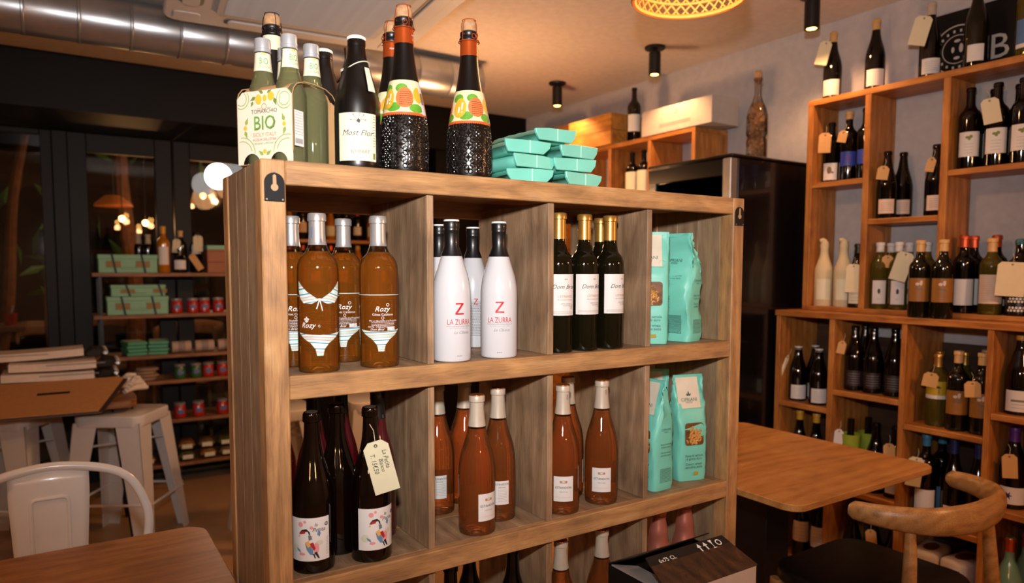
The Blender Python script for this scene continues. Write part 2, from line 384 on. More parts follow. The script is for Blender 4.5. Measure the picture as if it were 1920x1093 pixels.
# ---- ceiling cassette of the air conditioner
ac = thing('air_conditioner', 'large white ceiling air conditioner cassette with ribbed grille', 'air conditioner', (.575, 1.485, HC), radians(-5))
A = .515; z_ = -.095
lv = lambda u, d_, v: (u, v, z_+d_)
put('housing', G().prism(rrect(1.9*A, 1.9*A, .05, 4), .04, .0945, lv).mesh('housing'), acW, ac)
put('panel', G().prism(rrect(2*A, 2*A, .07, 6), 0, .04, lv).mesh('panel', bevel=.010, seg=3), acW, ac)
gr = put('grille', G().prism(rrect(.66, .66, .03, 4), -.012, 0, lv).mesh('grille', bevel=.003), acG, ac)
rib = G().box(-.3, .3, -.0022, .0022, z_-.0145, z_-.011).mesh('rib')
for i in range(58): put('rib', rib, acG, gr, (0, -.3+i*.0105, 0))
for k in range(4):
    R = Matrix.Rotation(k*pi/2, 4, 'Z')
    def tr(me):
        me.transform(R); return me
    put('air_slot', tr(G().prism(rrect(.58, .085, .035, 4, 0, .42), -.0015, .002, lv).mesh('air_slot')), acD, ac)
    put('louver', tr(G().prism(rrect(.55, .062, .022, 3, 0, .424), -.010, -.0015, lv).mesh('louver', bevel=.002)), acW, ac)
    put('corner_cover', tr(G().prism(rrect(.1, .1, .02, 3, .43, .43), -.004, .001, lv).mesh('corner_cover', bevel=.0015)), acW, ac)

# ---- spot lights on the ceiling
for (x, y, lab) in ((2.286, 2.248, 'black ceiling spotlight farthest back, above the wooden crates'), (2.29, 1.424, 'black ceiling spotlight just below the woven pendant lamp'), (2.34, .571, 'black ceiling spotlight above the wall shelf, at the top edge')):
    s = thing('ceiling_spotlight', lab, 'spotlight', (x, y, HC), 0, 'black ceiling spotlights')
    put('mount_plate', G().lathe([(.001, -.012), (.05, -.012), (.052, -.008), (.052, 0), (.001, 0)], 28).mesh('mount_plate', True), blackM, s)
    put('joint', G().lathe([(.012, -.03), (.012, -.01)], 14).mesh('joint', True), blackM, s)
    put('barrel', G().lathe([(.026, -.138), (.030, -.14), (.030, -.03), (.026, -.026), (.001, -.026)], 28).mesh('barrel', True), blackM, s)
    put('bulb', G().lathe([(.001, -.139), (.019, -.1385), (.0255, -.134), (.0255, -.12)], 24).mesh('bulb', True), pbr('spot_bulb', 'ffcf80', .4, emit='ffb347', es=22), s)
    L = bpy.data.lights.new('spot_lamp', 'SPOT'); L.energy = 23; L.color = WARM; L.spot_size = radians(115); L.spot_blend = .6; L.shadow_soft_size = .025
    lo = bpy.data.objects.new('spot_lamp', L); COL.objects.link(lo); lo.parent = s; lo.location = (0, 0, -.142); lo.rotation_euler = (0, radians(-24), 0)

# ---- woven pendant lamps (one in the picture, the rest added unseen, hung low to warm the ceiling)
def pendant(loc, lab, energy, R=.162):
    p = thing('pendant_lamp', lab, 'lamp', loc, 0, 'woven pendant lamps')
    def prof(t): return R*(1-.72*t**2.2), .21*t          # t 0 rim .. 1 crown
    for sgn in (1, -1):
        g = G(); pts = []
        for i in range(13):
            t = i/12; r, z = prof(t); a = sgn*t*1.15; pts.append((r*cos(a), r*sin(a), z))
        me = g.tube(pts, .0034, 4).mesh('strand', True)
        for k in range(34): put('strand', me, rattan, p, None, (0, 0, 2*pi*k/34))
    for t in (0, .18, .38, .6, .8, 1):
        r, z = prof(t); put('hoop', G().tube([(r*cos(2*pi*i/40), r*sin(2*pi*i/40), z) for i in range(40)], .0075 if t == 0 else .0045, 6, True).mesh('hoop', True), rattan, p)
    top = HC-loc[2]
    put('cable', G().tube([(0, 0, .12), (0, 0, top)], .003, 6).mesh('cable'), blackM, p)
    put('ceiling_rose', G().lathe([(.045, top-.022), (.05, top-.018), (.05, top), (.001, top)], 20).mesh('ceiling_rose', True), blackM, p)
    put('socket', G().lathe([(.001, .095), (.018, .095), (.018, .15), (.001, .15)], 14).mesh('socket', True), blackM, p)
    put('bulb', G().lathe([(.001, .02), (.02, .026), (.03, .045), (.03, .062), (.018, .085), (.014, .096)], 18).mesh('bulb', True), bulbM, p)
    L = bpy.data.lights.new('pendant_glow', 'POINT'); L.energy = energy; L.color = WARM; L.shadow_soft_size = .03
    lo = bpy.data.objects.new('pendant_glow', L); COL.objects.link(lo); lo.parent = p; lo.location = (0, 0, -.012)
pendant((1.278, .241, 2.162), 'woven rattan pendant lamp glowing orange at the top edge', 9)
pendant((-1.15, .75, 1.72), 'unseen woven pendant lamp added by the walnut table', 9)
pendant((-1.3, -1.9, 1.72), 'unseen woven pendant lamp added at the front left of the shop', 16)
pendant((1.9, -1.25, 1.72), 'unseen woven pendant lamp added over the front of the shop', 26)
pendant((.35, -2.3, 1.72), 'unseen woven pendant lamp added behind the photographer', 14)
t = thing('globe_pendant', 'opal globe lamp added unseen behind the wooden shelf for warm light', 'lamp', (1.5, 1.9, 1.72)); rg = .062  # unseen lamp added for warm ceiling and crates, globe sized for soft shadows
put('globe', G().lathe([(rg*sin(pi*i/14)+.0004, -rg*cos(pi*i/14)) for i in range(15)], 24).mesh('globe', True), bulbM, t)
put('socket', G().lathe([(.001, rg-.004), (.017, rg-.004), (.017, rg+.04), (.001, rg+.04)], 14).mesh('socket', True), blackM, t); put('cable', G().tube([(0, 0, rg+.03), (0, 0, HC-1.72)], .003, 6).mesh('cable'), blackM, t)
L = bpy.data.lights.new('globe_glow', 'POINT'); L.energy = 64; L.color = WARM; L.shadow_soft_size = .09; lo = bpy.data.objects.new('globe_glow', L); COL.objects.link(lo); lo.parent = t; lo.location = (0, 0, 0)

# ================================================================== the big wooden shelf
W_, D_, P_ = 1.245, .325, .0423
TOP, RT = 1.56, .042
LV = [(1.56, 1.518), (1.1828, 1.1401), (.8025, .7584), (.424, .381), (.048, .004)]   # rail top and bottom of every level
sh = thing('wooden_shelf', 'open mango wood shelf full of wine bottles and pasta bags', 'shelf')
for x0, x1 in ((0, P_), (W_-P_, W_)):
    board('post', x0, x1, 0, .045, 0, TOP, woodZ, sh, .0022); board('post', x0, x1, D_-.045, D_, 0, TOP, woodZ, sh, .0022)
    for k in range(3):
        ya = .0455+k*.078; board('side_plank', x0+.0025, x1-.0025, ya, ya+.0775, 0, TOP, woodS, sh, .0012)
for k, (a, b) in enumerate(LV):
    board('front_rail', P_, W_-P_, 0, .0225, b, a, woodX, sh, .0018)
    board('back_rail', P_, W_-P_, D_-.0225, D_, b if k else 1.497, a, woodX, sh, .0018)
    for j in range(2):
        ya = .023+j*.1395; board('shelf_plank', P_, W_-P_, ya, ya+.139, a-.024, a-.0006, woodX if j else woodY, sh, .001)
PX = [(.3187, .3332), (.6135, .6288), (.909, .9244)]
for x0, x1 in PX:
    for k in range(4):
        board('partition', x0, x1, .0137, .319, LV[k+1][0]-.0005, LV[k][1] if k == 0 else LV[k][0]-.0245, woodP, sh, .0012)
def keyplate(x, w_):
    pl = put('hanger_plate', G().prism([(-w_/2, -.028), (w_/2, -.028), (w_/2, .004)]+arc(0, .004, w_/2, 0, 180, 12)+[], -.0022, 0, lambda u, d_, v: (u, d_, v)).mesh('hanger_plate', bevel=.0004), pbr('plate_black', '08080a', .55, spec=.25), sh, (x, -.0003, 1.516), label='black metal hanging plate with a keyhole slot')
    key = circ(0, -.004, .0062, 14)
    put('keyhole', G().prism([(.0062*cos(radians(a)), -.004+.0062*sin(radians(a))) for a in range(118, 423, 15)]+[(.0028, .016), (0, .0185), (-.0028, .016)], -.0028, -.0023).mesh('keyhole'), pbr('keyhole_wood', 'a5835f', .6), pl)
    for (a, b) in ((0, .0225), (-.0135, -.0245), (.0135, -.0245)): put('screw', G().prism(circ(a, b, .0016, 8), -.003, -.0023).mesh('screw'), pbr('screw_grey', '8a8580', .4, .6), pl)
keyplate(.0225, .034); keyplate(W_-.021, .034)

# ================================================================== bottles
def smooth_prof(p, n=3):
    o = []
    for i in range(len(p)-1):
        a = p[max(i-1, 0)]; b = p[i]; c = p[i+1]; d_ = p[min(i+2, len(p)-1)]
        for k in range(n):
            t = k/n; q = [.5*((2*b[j])+(c[j]-a[j])*t+(2*a[j]-5*b[j]+4*c[j]-d_[j])*t*t+(3*b[j]-a[j]-3*c[j]+d_[j])*t**3) for j in (0, 1)]
            o.append((max(0, q[0]), q[1]))
    return o+[p[-1]]
def bord(h=.30, r=.037, s=.62, nk=.0142):
    z = s*h
    return [(.0005, .014), (r*.55, .010), (r*.88, 0), (r*.97, .002), (r, .007)] + smooth_prof([(r, z-.03), (r, z), (r*.965, z+.013), (r*.83, z+.025), (r*.6, z+.035), (nk*1.18, z+.047), (nk*1.02, z+.06), (nk*.97, h-.016)], 3)[0:] + [(nk*1.14, h-.0145), (nk*1.14, h-.004), (nk, h), (.0005, h)]
def burg(h=.30, r=.040, s=.42, nk=.0142):
    z = s*h; e = h-.016
    return [(.0005, .014), (r*.55, .010), (r*.88, 0), (r*.97, .002), (r, .007)] + smooth_prof([(r, z-.03), (r, z), (r*.975, z+.02), (r*.88, z+.042), (r*.70, z+.066), (r*.54, z+.088), (nk*1.22, z+.108), (nk*1.05, z+.13), (nk*.97, e)], 3) + [(nk*1.14, e+.0015), (nk*1.14, h-.004), (nk, h), (.0005, h)]
def champ(h=.31, r=.046, s=.40, nk=.0150):
    z = s*h
    return [(.0005, .016), (r*.55, .012), (r*.86, 0), (r*.95, .002), (r*.985, .008)] + smooth_prof([(r*.985, .02), (r, z*.6), (r*.985, z), (r*.9, z+.035), (r*.73, z+.068), (r*.56, z+.097), (nk*1.45, z+.122), (nk*1.2, z+.142), (nk, z+.16)], 3) + [(nk, h-.004), (nk*.9, h), (.0005, h)]
def rad(p, z):
    for (r0, z0), (r1, z1) in zip(p[3:], p[4:]):
        if z0 <= z <= z1 and z1 > z0: return r0+(r1-r0)*(z-z0)/(z1-z0)
    return p[4][0]
def cut(p, z0, z1, off=0.0):
    q = [(rad(p, z0)+off, z0)]+[(r+off, z) for r, z in p[4:] if z0 < z < z1 and r > .002]
    return q+[(rad(p, z1)+off if z1 < p[-2][1] else p[-2][0]+off, z1)]
def wrap(p, off, R=None, a0=0.0):
    R = R or max(r for r, z in p)
    def fn(u, v):
        a = u/R+a0; r = rad(p, v)+off; return (r*sin(a), -r*cos(a), v)
    return fn
def patch(p, u0, u1, z0, z1, off=.0005, nu=None, a0=0.0, nz=None):
    R = max(r for r, z in p); fn = wrap(p, off, R, a0); nu = nu or max(4, int((u1-u0)/.004)); nz = nz or max(1, int((z1-z0)/.012))
    g = G(); v = [fn(u0+(u1-u0)*i/nu, z0+(z1-z0)*j/nz) for j in range(nz+1) for i in range(nu+1)]
    f = [(j*(nu+1)+i, j*(nu+1)+i+1, (j+1)*(nu+1)+i+1, (j+1)*(nu+1)+i) for j in range(nz) for i in range(nu)]
    me = bpy.data.meshes.new('label'); me.from_pydata(v, [], f)
    for q in me.polygons: q.use_smooth = True
    return me
def decal(p, vf, off=.0008, a0=0.0, name='print'): return flat(vf[0], vf[1], wrap(p, off, None, a0), .0035, name)
def scribe(p, lines, off=.0009, a0=0.0): return write(lines, wrap(p, off, None, a0), .0035)
KINDS = {}
def kind(key, fn):
    if key not in KINDS: KINDS[key] = fn()
    return KINDS[key]
def bottle(kindparts, label, x, y, z, rz=0, group=None, sc=1.0, name='wine_bottle', sz=None, cat='bottle'):
    o = thing(name, label, cat, (x, y, z), rz, group); s = sz or sc; o.scale = (sc, sc, s)
    for nm, me, mat, subs in kindparts:
        q = put(nm, me, mat, o)
        for n2, m2, mt2 in subs: put(n2, m2, mt2, q)
    return o
def face(x, y, deg=0): return atan2(CAM.x-x, -(CAM.y-y)) + radians(deg)
def lathe(prof, n=40, name='glass_body'): return G().lathe(prof, n).mesh(name, True)

# ---- rose wine in clear glass with a printed bikini
def k_rozy():
    p = bord(.292, .0375, .635); fill = .222
    liq = [q for q in p if q[1] <= fill and True][:]; liq = p[:5]+[q for q in p[5:] if q[1] < fill]+[(rad(p, fill), fill), (.0005, fill)]
    neck = [(rad(p, fill)*.98, fill)]+[q for q in p[5:] if q[1] > fill][:-1]
    cup = [(-.043, .168), (-.0425, .150), (-.039, .137), (-.030, .1275), (-.014, .1265), (-.004, .131), (-.002, .1345), (-.011, .1405), (-.022, .148), (-.033, .158)]
    cups = [cup, [(-a, b) for a, b in reversed(cup)]]
    low = [(-.043, .0735), (-.02, .0705), (0, .0697), (.02, .0705), (.043, .0735), (.03, .063), (.017, .055), (.008, .044), (.0055, .032), (-.0055, .032), (-.008, .044), (-.017, .055), (-.03, .063)]
    knot = [(-.002, .132), (.002, .132), (.0025, .136), (-.0025, .136)]
    rib = [[(-.0012, .132), (.0004, .132), (-.0045, .117), (-.0058, .1175)], [(.0004, .132), (.0018, .132), (.0058, .114), (.0045, .1135)]]
    bik = stripes('bikini_print', ['c9ddd0', '2b7398', 'bcd8cc', 'e2e2dc', 'd0dccb', 'd58a92', 'a9cdbf'], 13, 5)
    band = bars([(-.118, -.043, .1395, .0012), (.043, .118, .1395, .0012)])
    rose_ring = join2(ringp(-.024, .097, .0028, .0011, 14), ringp(-.024, .097, .0006, .0012, 10), polys([circ(-.0205, .0985, .0014, 8), circ(-.0275, .0985, .0014, 8), circ(-.024, .0935, .0014, 8), circ(-.024, .1015, .0014, 8)]))
    bk = [('Rozy', .002, .1085, .014, .35), ('Côtes Catalanes', .004, .1005, .0062), ('Mis en Bouteille à la Propriété', .006, .0890, .0047), ('750 ML  12%ALC/VOL', -.006, .0775, .0042), ('Dom Brial', -.008, .0722, .0062, .4)]
    bkp = join2(small(-.018, .028, .0868, .0815, 3), ringp(.003, .096, .0022, .0006, 14), ringp(.013, .121, .0022, .0009, 12))
    return [('glass_body', lathe(liq, 48), rose, [('bikini_top', decal(p, polys(cups)), bik), ('bikini_ties', decal(p, polys([knot]+rib), .001), pbr('tie_white', 'dfe8e4', .5)), ('bikini_bottom', decal(p, polys([low])), bik),
                ('bikini_bottom', decal(p, polys([low]), .0008, pi), bik), ('band', decal(p, band, .0008), pbr('band_mint', 'b7d6cf', .5)),
                ('emblem', decal(p, rose_ring), inkW), ('lettering', scribe(p, [('Rozy', -.022, .083, .0135, .35), ('C', -.001, .084, .006)]), inkW),
                ('lettering', scribe(p, bk, .0009, pi), inkW), ('small_print', decal(p, bkp, .0009, pi), inkW), ('barcode', decal(p, bars([(.012+i*.0011, .0126+i*.0011+.0003*(i % 3), .0715, .0075) for i in range(15)]), .0009, pi), inkW)]),
            ('neck_glass', lathe(neck, 32), clearG, []),
            ('capsule', lathe(cut(p, .2335, .2915, .0008)+[(.0005, .2925)], 36), silver, [('emblem', decal(p, join2(ringp(.0052*2.6, .241, .0016, .0011, 12), ringp(.0052*2.6, .241, .0036*.9, .0008, 14)), .0016), inkB), ('small_print', decal(p, bars([(-.03+.0022*i, -.0288+.0022*i, .246, .02) for i in range(3)]), .0016), inkB)])]
RZ = kind('rozy', k_rozy); M1 = 1.1828+.0002
bottle(RZ, 'rosé bottle with striped bikini front, nearest in the top left compartment', .110, .046, M1, face(.11, .046, 3), 'rosé bottles with printed bikinis')
bottle(RZ, 'rosé bottle showing white back print, right in the top left compartment', .231, .050, M1, face(.231, .05, 186), 'rosé bottles with printed bikinis')
bottle(RZ, 'rosé bottle with back print standing behind the bikini front bottle', .200, .160, M1, face(.2, .16, 176), 'rosé bottles with printed bikinis')
bottle(RZ, 'rosé bottle half hidden behind the left shelf post, top left compartment', .090, .146, M1, face(.09, .146, 184), 'rosé bottles with printed bikinis')

# ---- white sangria bottles
def k_zurra():
    p = burg(.291, .0395, .45); c0 = .216
    body = p[:5]+[q for q in p[5:] if q[1] < c0]+[(rad(p, c0), c0), (.0005, c0)]
    cap = [(rad(p, c0)+.0007, c0), (.0155, c0+.02), (.0155, .262), (.0162, .264), (.0155, .266), (.0162, .268), (.0155, .27), (.0165, .274), (.0165, .284), (.0155, .287)]
    ZP = polys([[(-.0085, .121), (.0085, .121), (.0085, .118), (-.0085, .118)], [(.0085, .1185), (.0035, .1185), (-.0095, .1005), (-.0045, .1005)], [(-.0095, .1005), (.0095, .1005), (.0095, .0975), (-.0095, .0975)]])
    return [('glass_body', lathe(body, 48), gWhite, [('letter_z', decal(p, ZP), inkR), ('lettering', scribe(p, [('LA ZURRA', 0, .0770, .0158, 0, .72)]), inkR),
                ('small_print', scribe(p, [('WHITE SANGRIA ZURRA PREMIUM', 0, .0722, .0036), ('con vino, soda, vino blanco y esencias naturales', 0, .0690, .0022)]), inkGr), ('lettering', scribe(p, [('La Clásica', .004, .0585, .0085, .45)]), inkGr),
                ('small_print', decal(p, small(-.006, .006, .0125, .0125, 1, .0016)), inkGr),
                ('letter_z', decal(p, ([(a*.6, .118+(b-.12)*.6) for a, b in ZP[0]], ZP[1]), .0008, pi), inkR), ('small_print', decal(p, small(-.020, .020, .110, .030, 22, .0010), .0008, pi), ink)]),
            ('screw_cap', lathe(cap+[(.0005, .2872)], 36, 'screw_cap'), blackC, [('cap_disc', lathe([(.0158, .2868), (.0164, .2885), (.0155, .2905), (.0005, .291)], 30, 'cap_disc'), inkW), ('lettering', write([('LA ZURRA', .012, .2215, .0062)], lambda u, v: (.0162*sin(u/.0162), -.0162*cos(u/.0162), v), .003), inkW)])]
ZU = kind('zurra', k_zurra)
bottle(ZU, 'white sangria bottle with red lettering, left front of its compartment', .389, .044, M1, face(.389, .044, 24), 'white sangria bottles')
bottle(ZU, 'white sangria bottle with full red Z facing out, right front', .504, .044, M1, face(.504, .044, 3), 'white sangria bottles')
bottle(ZU, 'white sangria bottle at the back left, only cap and shoulder showing', .440, .200, M1, face(.44, .2, 20), 'white sangria bottles')
bottle(ZU, 'shaded white sangria bottle at the back showing its small back print', .556, .248, M1, face(.556, .248, 190), 'white sangria bottles')

# ---- gold capped white wine
def k_dom():
    p = bord(.318, .0338, .615, .0150)
    ln = [('2022', .010, .1655, .0042), ('Dom Brial', .006, .1455, .0135, .4), ("L'ETREINTE", .010, .1255, .0075), ('Mis en bouteille à la Propriété', .010, .1195, .0032, .3), ('GRENACHE BLANC', .012, .1105, .0032), ('ROUSSANNE', .012, .1060, .0032)]
    return [('glass_body', lathe(p, 44), gOlive, []), ('label', patch(p, -.036, .036, .085, .178), paper, [('lettering', scribe(p, ln[:2]), ink), ('lettering', scribe(p, ln[2:3]), inkO), ('lettering', scribe(p, ln[3:]), ink), ('small_print', decal(p, small(-.03, .028, .0940, .0885, 3), .0009), inkGr), ('seal', decal(p, join2(ringp(.027, .105, .0045, .0006), ringp(.027, .105, .003, .0005), polys([circ(.027, .105, .0016, 8)])), .0009), inkGr)]),
            ('capsule', lathe(cut(p, .258, .317, .0008)+[(.0005, .3185)], 32, 'capsule'), gold, [])]
DM = kind('dom', k_dom)
for i, (x, y, dg, lab) in enumerate(((.669, .050, 12, 'gold capped white wine bottle cut by the partition, leftmost of four'), (.745, .052, 28, 'gold capped white wine bottle in the middle of its compartment'), (.822, .050, 40, 'gold capped white wine bottle at front right, label turned right'), (.858, .128, 60, 'gold capped white wine bottle hidden behind the front right one'))):
    bottle(DM, lab, x, y, M1, face(x, y, dg), 'gold capped white wine bottles')

# ---- bird label bottles
L1 = .8025+.0002
def k_petita():
    p = burg(.300, .0395, .42)
    BN = [0]
    def bl(c, pts):
        BN[0] += 1; return [('bird_print', decal(p, polys([q]), .0007+.0001*BN[0]), c) for q in pts]
    z0 = .026
    red = pbr('bird_red', 'a51f22', .6); yel = pbr('bird_yellow', 'd9a24a', .6); blu = pbr('bird_blue', '5d7fa3', .6); pin = pbr('bird_pink', 'd98f90', .6); gry = pbr('bird_grey', '6c6a70', .6); pale = pbr('bird_pale', 'c6c7b0', .6)
    return [('glass_body', lathe(p, 44), gBrown, []),
            ('label', patch(p, -.040, .040, z0, .108), paper, [
                *bl(pale, [circ(-.026, z0+.024, .008, 10), circ(.020, z0+.034, .007, 10, .005)]), *bl(pin, [circ(-.014, z0+.070, .005, 9), circ(.014, z0+.024, .0055, 9, .011), circ(-.006, z0+.075, .003, 8), circ(.006, z0+.064, .0035, 8), circ(-.012, z0+.014, .006, 9, .003)]),
                *bl(blu, [[(.016, z0+.05), (.019, z0+.062), (.0225, z0+.052), (.0205, z0+.046)], [(-.024, z0+.026), (-.016, z0+.022), (-.014, z0+.016), (-.021, z0+.02)], [(-.006, z0+.034), (.001, z0+.034), (.008, z0+.022), (.009, z0+.012), (.003, z0+.013), (-.003, z0+.022)]]),
                *bl(ink, [[(-.018, z0+.052), (-.012, z0+.060), (-.003, z0+.062), (.003, z0+.056), (.004, z0+.049), (.002, z0+.050), (-.001, z0+.057), (-.008, z0+.056)], [(.010, z0+.016), (.015, z0+.018), (.020, z0+.005), (.018, z0+.004)], [(.008, z0+.014), (.011, z0+.014), (.013, z0+.005), (.011, z0+.005)]]),
                *bl(red, [[(-.0165, z0+.051), (-.012, z0+.0575), (-.004, z0+.0575), (-.006, z0+.053), (-.012, z0+.052)], [(.001, z0+.034), (.009, z0+.036), (.013, z0+.024), (.010, z0+.020)]]), *bl(yel, [[(-.0195, z0+.047), (-.016, z0+.051), (-.015, z0+.047)], [(-.006, z0+.036), (.001, z0+.040), (.004, z0+.03), (.000, z0+.026)]]), *bl(gry, [[(.000, z0+.050), (.006, z0+.049), (.007, z0+.042), (.001, z0+.040)]]),
                ('lettering', scribe(p, [('la', .014, z0+.066, .0095, .3), ('Petita', .019, z0+.056, .0105, .3)]), ink),
                ('seal', decal(p, join2(ringp(.034, z0+.068, .0022, .0014, 14), polys([[(.0335, z0+.0695), (.0345, z0+.0695), (.0345, z0+.0665), (.0335, z0+.0665)]])), .0009), ink), ('small_print', decal(p, bars([(.034, .0346, z0+.008+i*.006, .004) for i in range(6)]+[(.0365, .0371, z0+.01+i*.005, .0035) for i in range(7)]), .0009), inkGr)]),
            ('mouth_ring', lathe([(.0150, .281), (.0166, .283), (.0166, .291), (.0150, .293)], 28, 'mouth_ring'), gBrown, []), ('cork', lathe([(.0005, .2995), (.0115, .2995), (.0118, .3012), (.0005, .3015)], 20, 'cork'), pbr('cork_dark', '3b2a1d', .8), [])]
PT = kind('petita', k_petita)
bottle(PT, 'dark wine bottle with bird label, at the left beside the shelf post', .098, .062, L1, face(.098, .062, -14), 'dark bottles with bird labels')
bottle(PT, 'dark wine bottle with bird label wearing a pale price tag', .210, .050, L1, face(.21, .05, 20), 'dark bottles with bird labels')
bottle(PT, 'dark wine bottle between and behind the two bird label bottles', .166, .119, L1, face(.164, .112, 150), 'dark bottles with bird labels')
def k_redb():
    p = burg(.315, .0375, .43)
    body = p[:5]+[q for q in p[5:] if q[1] < .252]+[(rad(p, .252), .252), (.0005, .252)]
    return [('glass_body', lathe(body, 40), gRed, []), ('screw_cap', lathe([(rad(p, .252)+.0006, .252), (.0152, .27), (.0152, .292), (.0160, .295), (.0152, .298), (.0158, .312), (.0148, .315), (.0005, .3152)], 30, 'screw_cap'), blackC, [('lettering', scribe(p, [('Ú', .012, .2545, .009)], .0018), inkGr)])]
RB = kind('redb', k_redb)
for x, y, lab in ((.146, .204, 'dark red bottle with black screw cap behind the left bird bottle'), (.221, .252, 'dark red bottle with black screw cap behind the middle dark bottle'), (.268, .155, 'dark red bottle with black cap behind the tagged bottle'), (.084, .254, 'dark red bottle mostly hidden by the left shelf post')):
    bottle(RB, lab, x, y, L1, 0, 'dark red bottles with black caps')

# ---- pink capped rose
def k_est():
    p = burg(.300, .0400, .43, .0148); fill = .228
    liq = p[:5]+[q for q in p[5:] if q[1] < fill]+[(rad(p, fill), fill), (.0005, fill)]
    neck = [(rad(p, fill)*.98, fill)]+[q for q in p[5:] if q[1] > fill][:-1]
    crest = join2(ringp(0, .0795, .0026, .0007, 12), polys([circ(-.0062, .0795, .0027, 8), circ(.0062, .0795, .0027, 8), [(-.009, .0765), (.009, .0765), (.007, .0775), (-.007, .0775)]]))
    return [('glass_body', lathe(liq, 48), rose2, []), ('neck_glass', lathe(neck, 32), clearG, []),
            ('label', patch(p, -.0235, .0235, .033, .092), paper, [('crest', decal(p, crest, .0009), inkO), ('lettering', scribe(p, [('ESTANDON', 0, .0635, .0072)]), ink), ('lettering', scribe(p, [('HÉRITAGE', 0, .0545, .0042)]), inkGr), ('lettering', scribe(p, [('CÔTES DE PROVENCE', 0, .0415, .0036)]), pbr('ink_pink', 'd6a596', .6))]),
            ('back_label', patch(p, -.021, .021, .040, .094, .0005, None, radians(165)), paper, [('lettering', scribe(p, [('ESTANDON', .004, .0845, .0066), ('HÉRITAGE', .004, .0785, .0036)], .0009, radians(165)), ink), ('seal', decal(p, join2(ringp(-.0145, .0845, .003, .0007, 14), polys([circ(-.0145, .0845, .0014, 8)])), .0009, radians(165)), ink), ('small_print', decal(p, small(-.004, .018, .0735, .0475, 8), .0009, radians(165)), inkGr)]),
            ('capsule', lathe(cut(p, .2325, .284, .0009)+[(.0172, .2855), (.0172, .2965), (.0160, .2985), (.0005, .299)], 32, 'capsule'), foilG, [('cap_top', lathe([(.0160, .2985), (.0152, .3005), (.0005, .3008)], 24, 'cap_top'), pbr('cap_copper', 'a8693a', .3, .6), ), ('lettering', write([('ESTANDON', 0, 0, .0078)], lambda u, v: (.0160*sin((v+.002)/.0160+.35), -.0160*cos((v+.002)/.0160+.35), .2585+u*.95), 0), ink)])]
ES = kind('est', k_est)
B1 = .424+.0002
for x, y, z, dg, lab in ((.455, .055, L1, 38, 'rosé bottle with greige cap, front of its compartment, label turned right'), (.539, .104, L1, 202, 'rosé bottle with greige cap showing its back label, right of the front one'), (.440, .215, L1, 196, 'rosé bottle with greige cap at back left beside the partition'), (.530, .245, L1, 120, 'rosé bottle with greige cap hidden deepest behind the front one'),
                        (.690, .058, L1, 4, 'rosé bottle with greige cap cut off at left by the partition, label forward'), (.775, .150, L1, 100, 'rosé bottle with greige cap standing behind two others, cap showing'), (.812, .062, L1, 2, 'rosé bottle with greige cap and centred label, right of its compartment'),
                        (.696, .070, B1, 30, 'rosé bottle with greige cap low in the third row, left'), (.826, .072, B1, 30, 'rosé bottle with greige cap low in the third row, right')):
    bottle(ES, lab, x, y, z, face(x, y, dg), 'rosé bottles with greige caps')
# ---- dark bottles and pink foil bottles of the third row
def k_dark3():
    p = burg(.315, .043, .45); return [('glass_body', lathe(p, 36), gDark, [])]
for x, y, lab in ((.392, .06, 'black glass bottle low in the third row, leftmost of three'), (.478, .13, 'black glass bottle low in the third row, middle of three'), (.558, .07, 'black glass bottle low in the third row, rightmost of three')):
    bottle(kind('dark3', k_dark3), lab, x, y, B1, 0, 'black bottles low in the third row')
def k_pinkf():
    p = champ(.315, .044, .40, .0165)
    return [('glass_body', lathe(p, 36), gDark, []), ('foil', lathe(cut(p, .185, .29, .001)+[(.019, .292), (.0205, .297), (.0205, .306), (.017, .318), (.0005, .32)], 24, 'foil'), pinkF, [('wire_ring', G().tube([(.0195*cos(a*pi/10), .0195*sin(a*pi/10), .288) for a in range(20)], .0014, 5, True).mesh('wire_ring'), pinkF)])]
for x, y, lab in ((1.035, .085, 'pink foil sparkling wine bottle behind the black carton, left'), (1.145, .095, 'pink foil sparkling wine bottle behind the black carton, right')):
    bottle(kind('pinkf', k_pinkf), lab, x, y, B1, 0, 'pink foil sparkling bottles')

# ---- price tags
def price_tag(label, loc, rz, tilt, mat, lines=None, w_=.043, h=.085, lean=0, string=.03, group='price tags on strings'):
    t = thing('price_tag', label, 'price tag', loc, rz, group)
    t.rotation_euler = (lean, tilt, rz); c = .011
    out = [(-w_/2, -h), (w_/2, -h), (w_/2, -c), (w_/2-c, 0), (-w_/2+c, 0), (-w_/2, -c)]
    put('card', G().prism(out, -.0005, .0005).mesh('card'), mat, t)
    put('eyelet', G().tube([(.0025*cos(a*pi/6), -.0007, -.009+.0025*sin(a*pi/6)) for a in range(12)], .001, 5, True).mesh('eyelet'), blackM, t)
    if string: put('string', G().tube([(0, -.001, -.009), (.002, .004, .004), (.004, .010, string*.6), (0, .02, string)], .0006, 4).mesh('string'), tagW, t)
    if lines: put('lettering', write(lines, lambda u, v: (u, -.0009, v)), ink, t)
    return t
price_tag('pale green price tag with handwriting hanging in front of the bird bottle', (.196, -.006, 1.047), face(.2, 0, 4), radians(-14), tagP,
          [('La Petita', .009, -.038, .0125, .2, .85, -90), ('Blanco', -.001, -.048, .0115, .2, .85, -90), ('T. 15€50', -.0145, -.042, .0125, .2, .85, -90)], .048, .102)

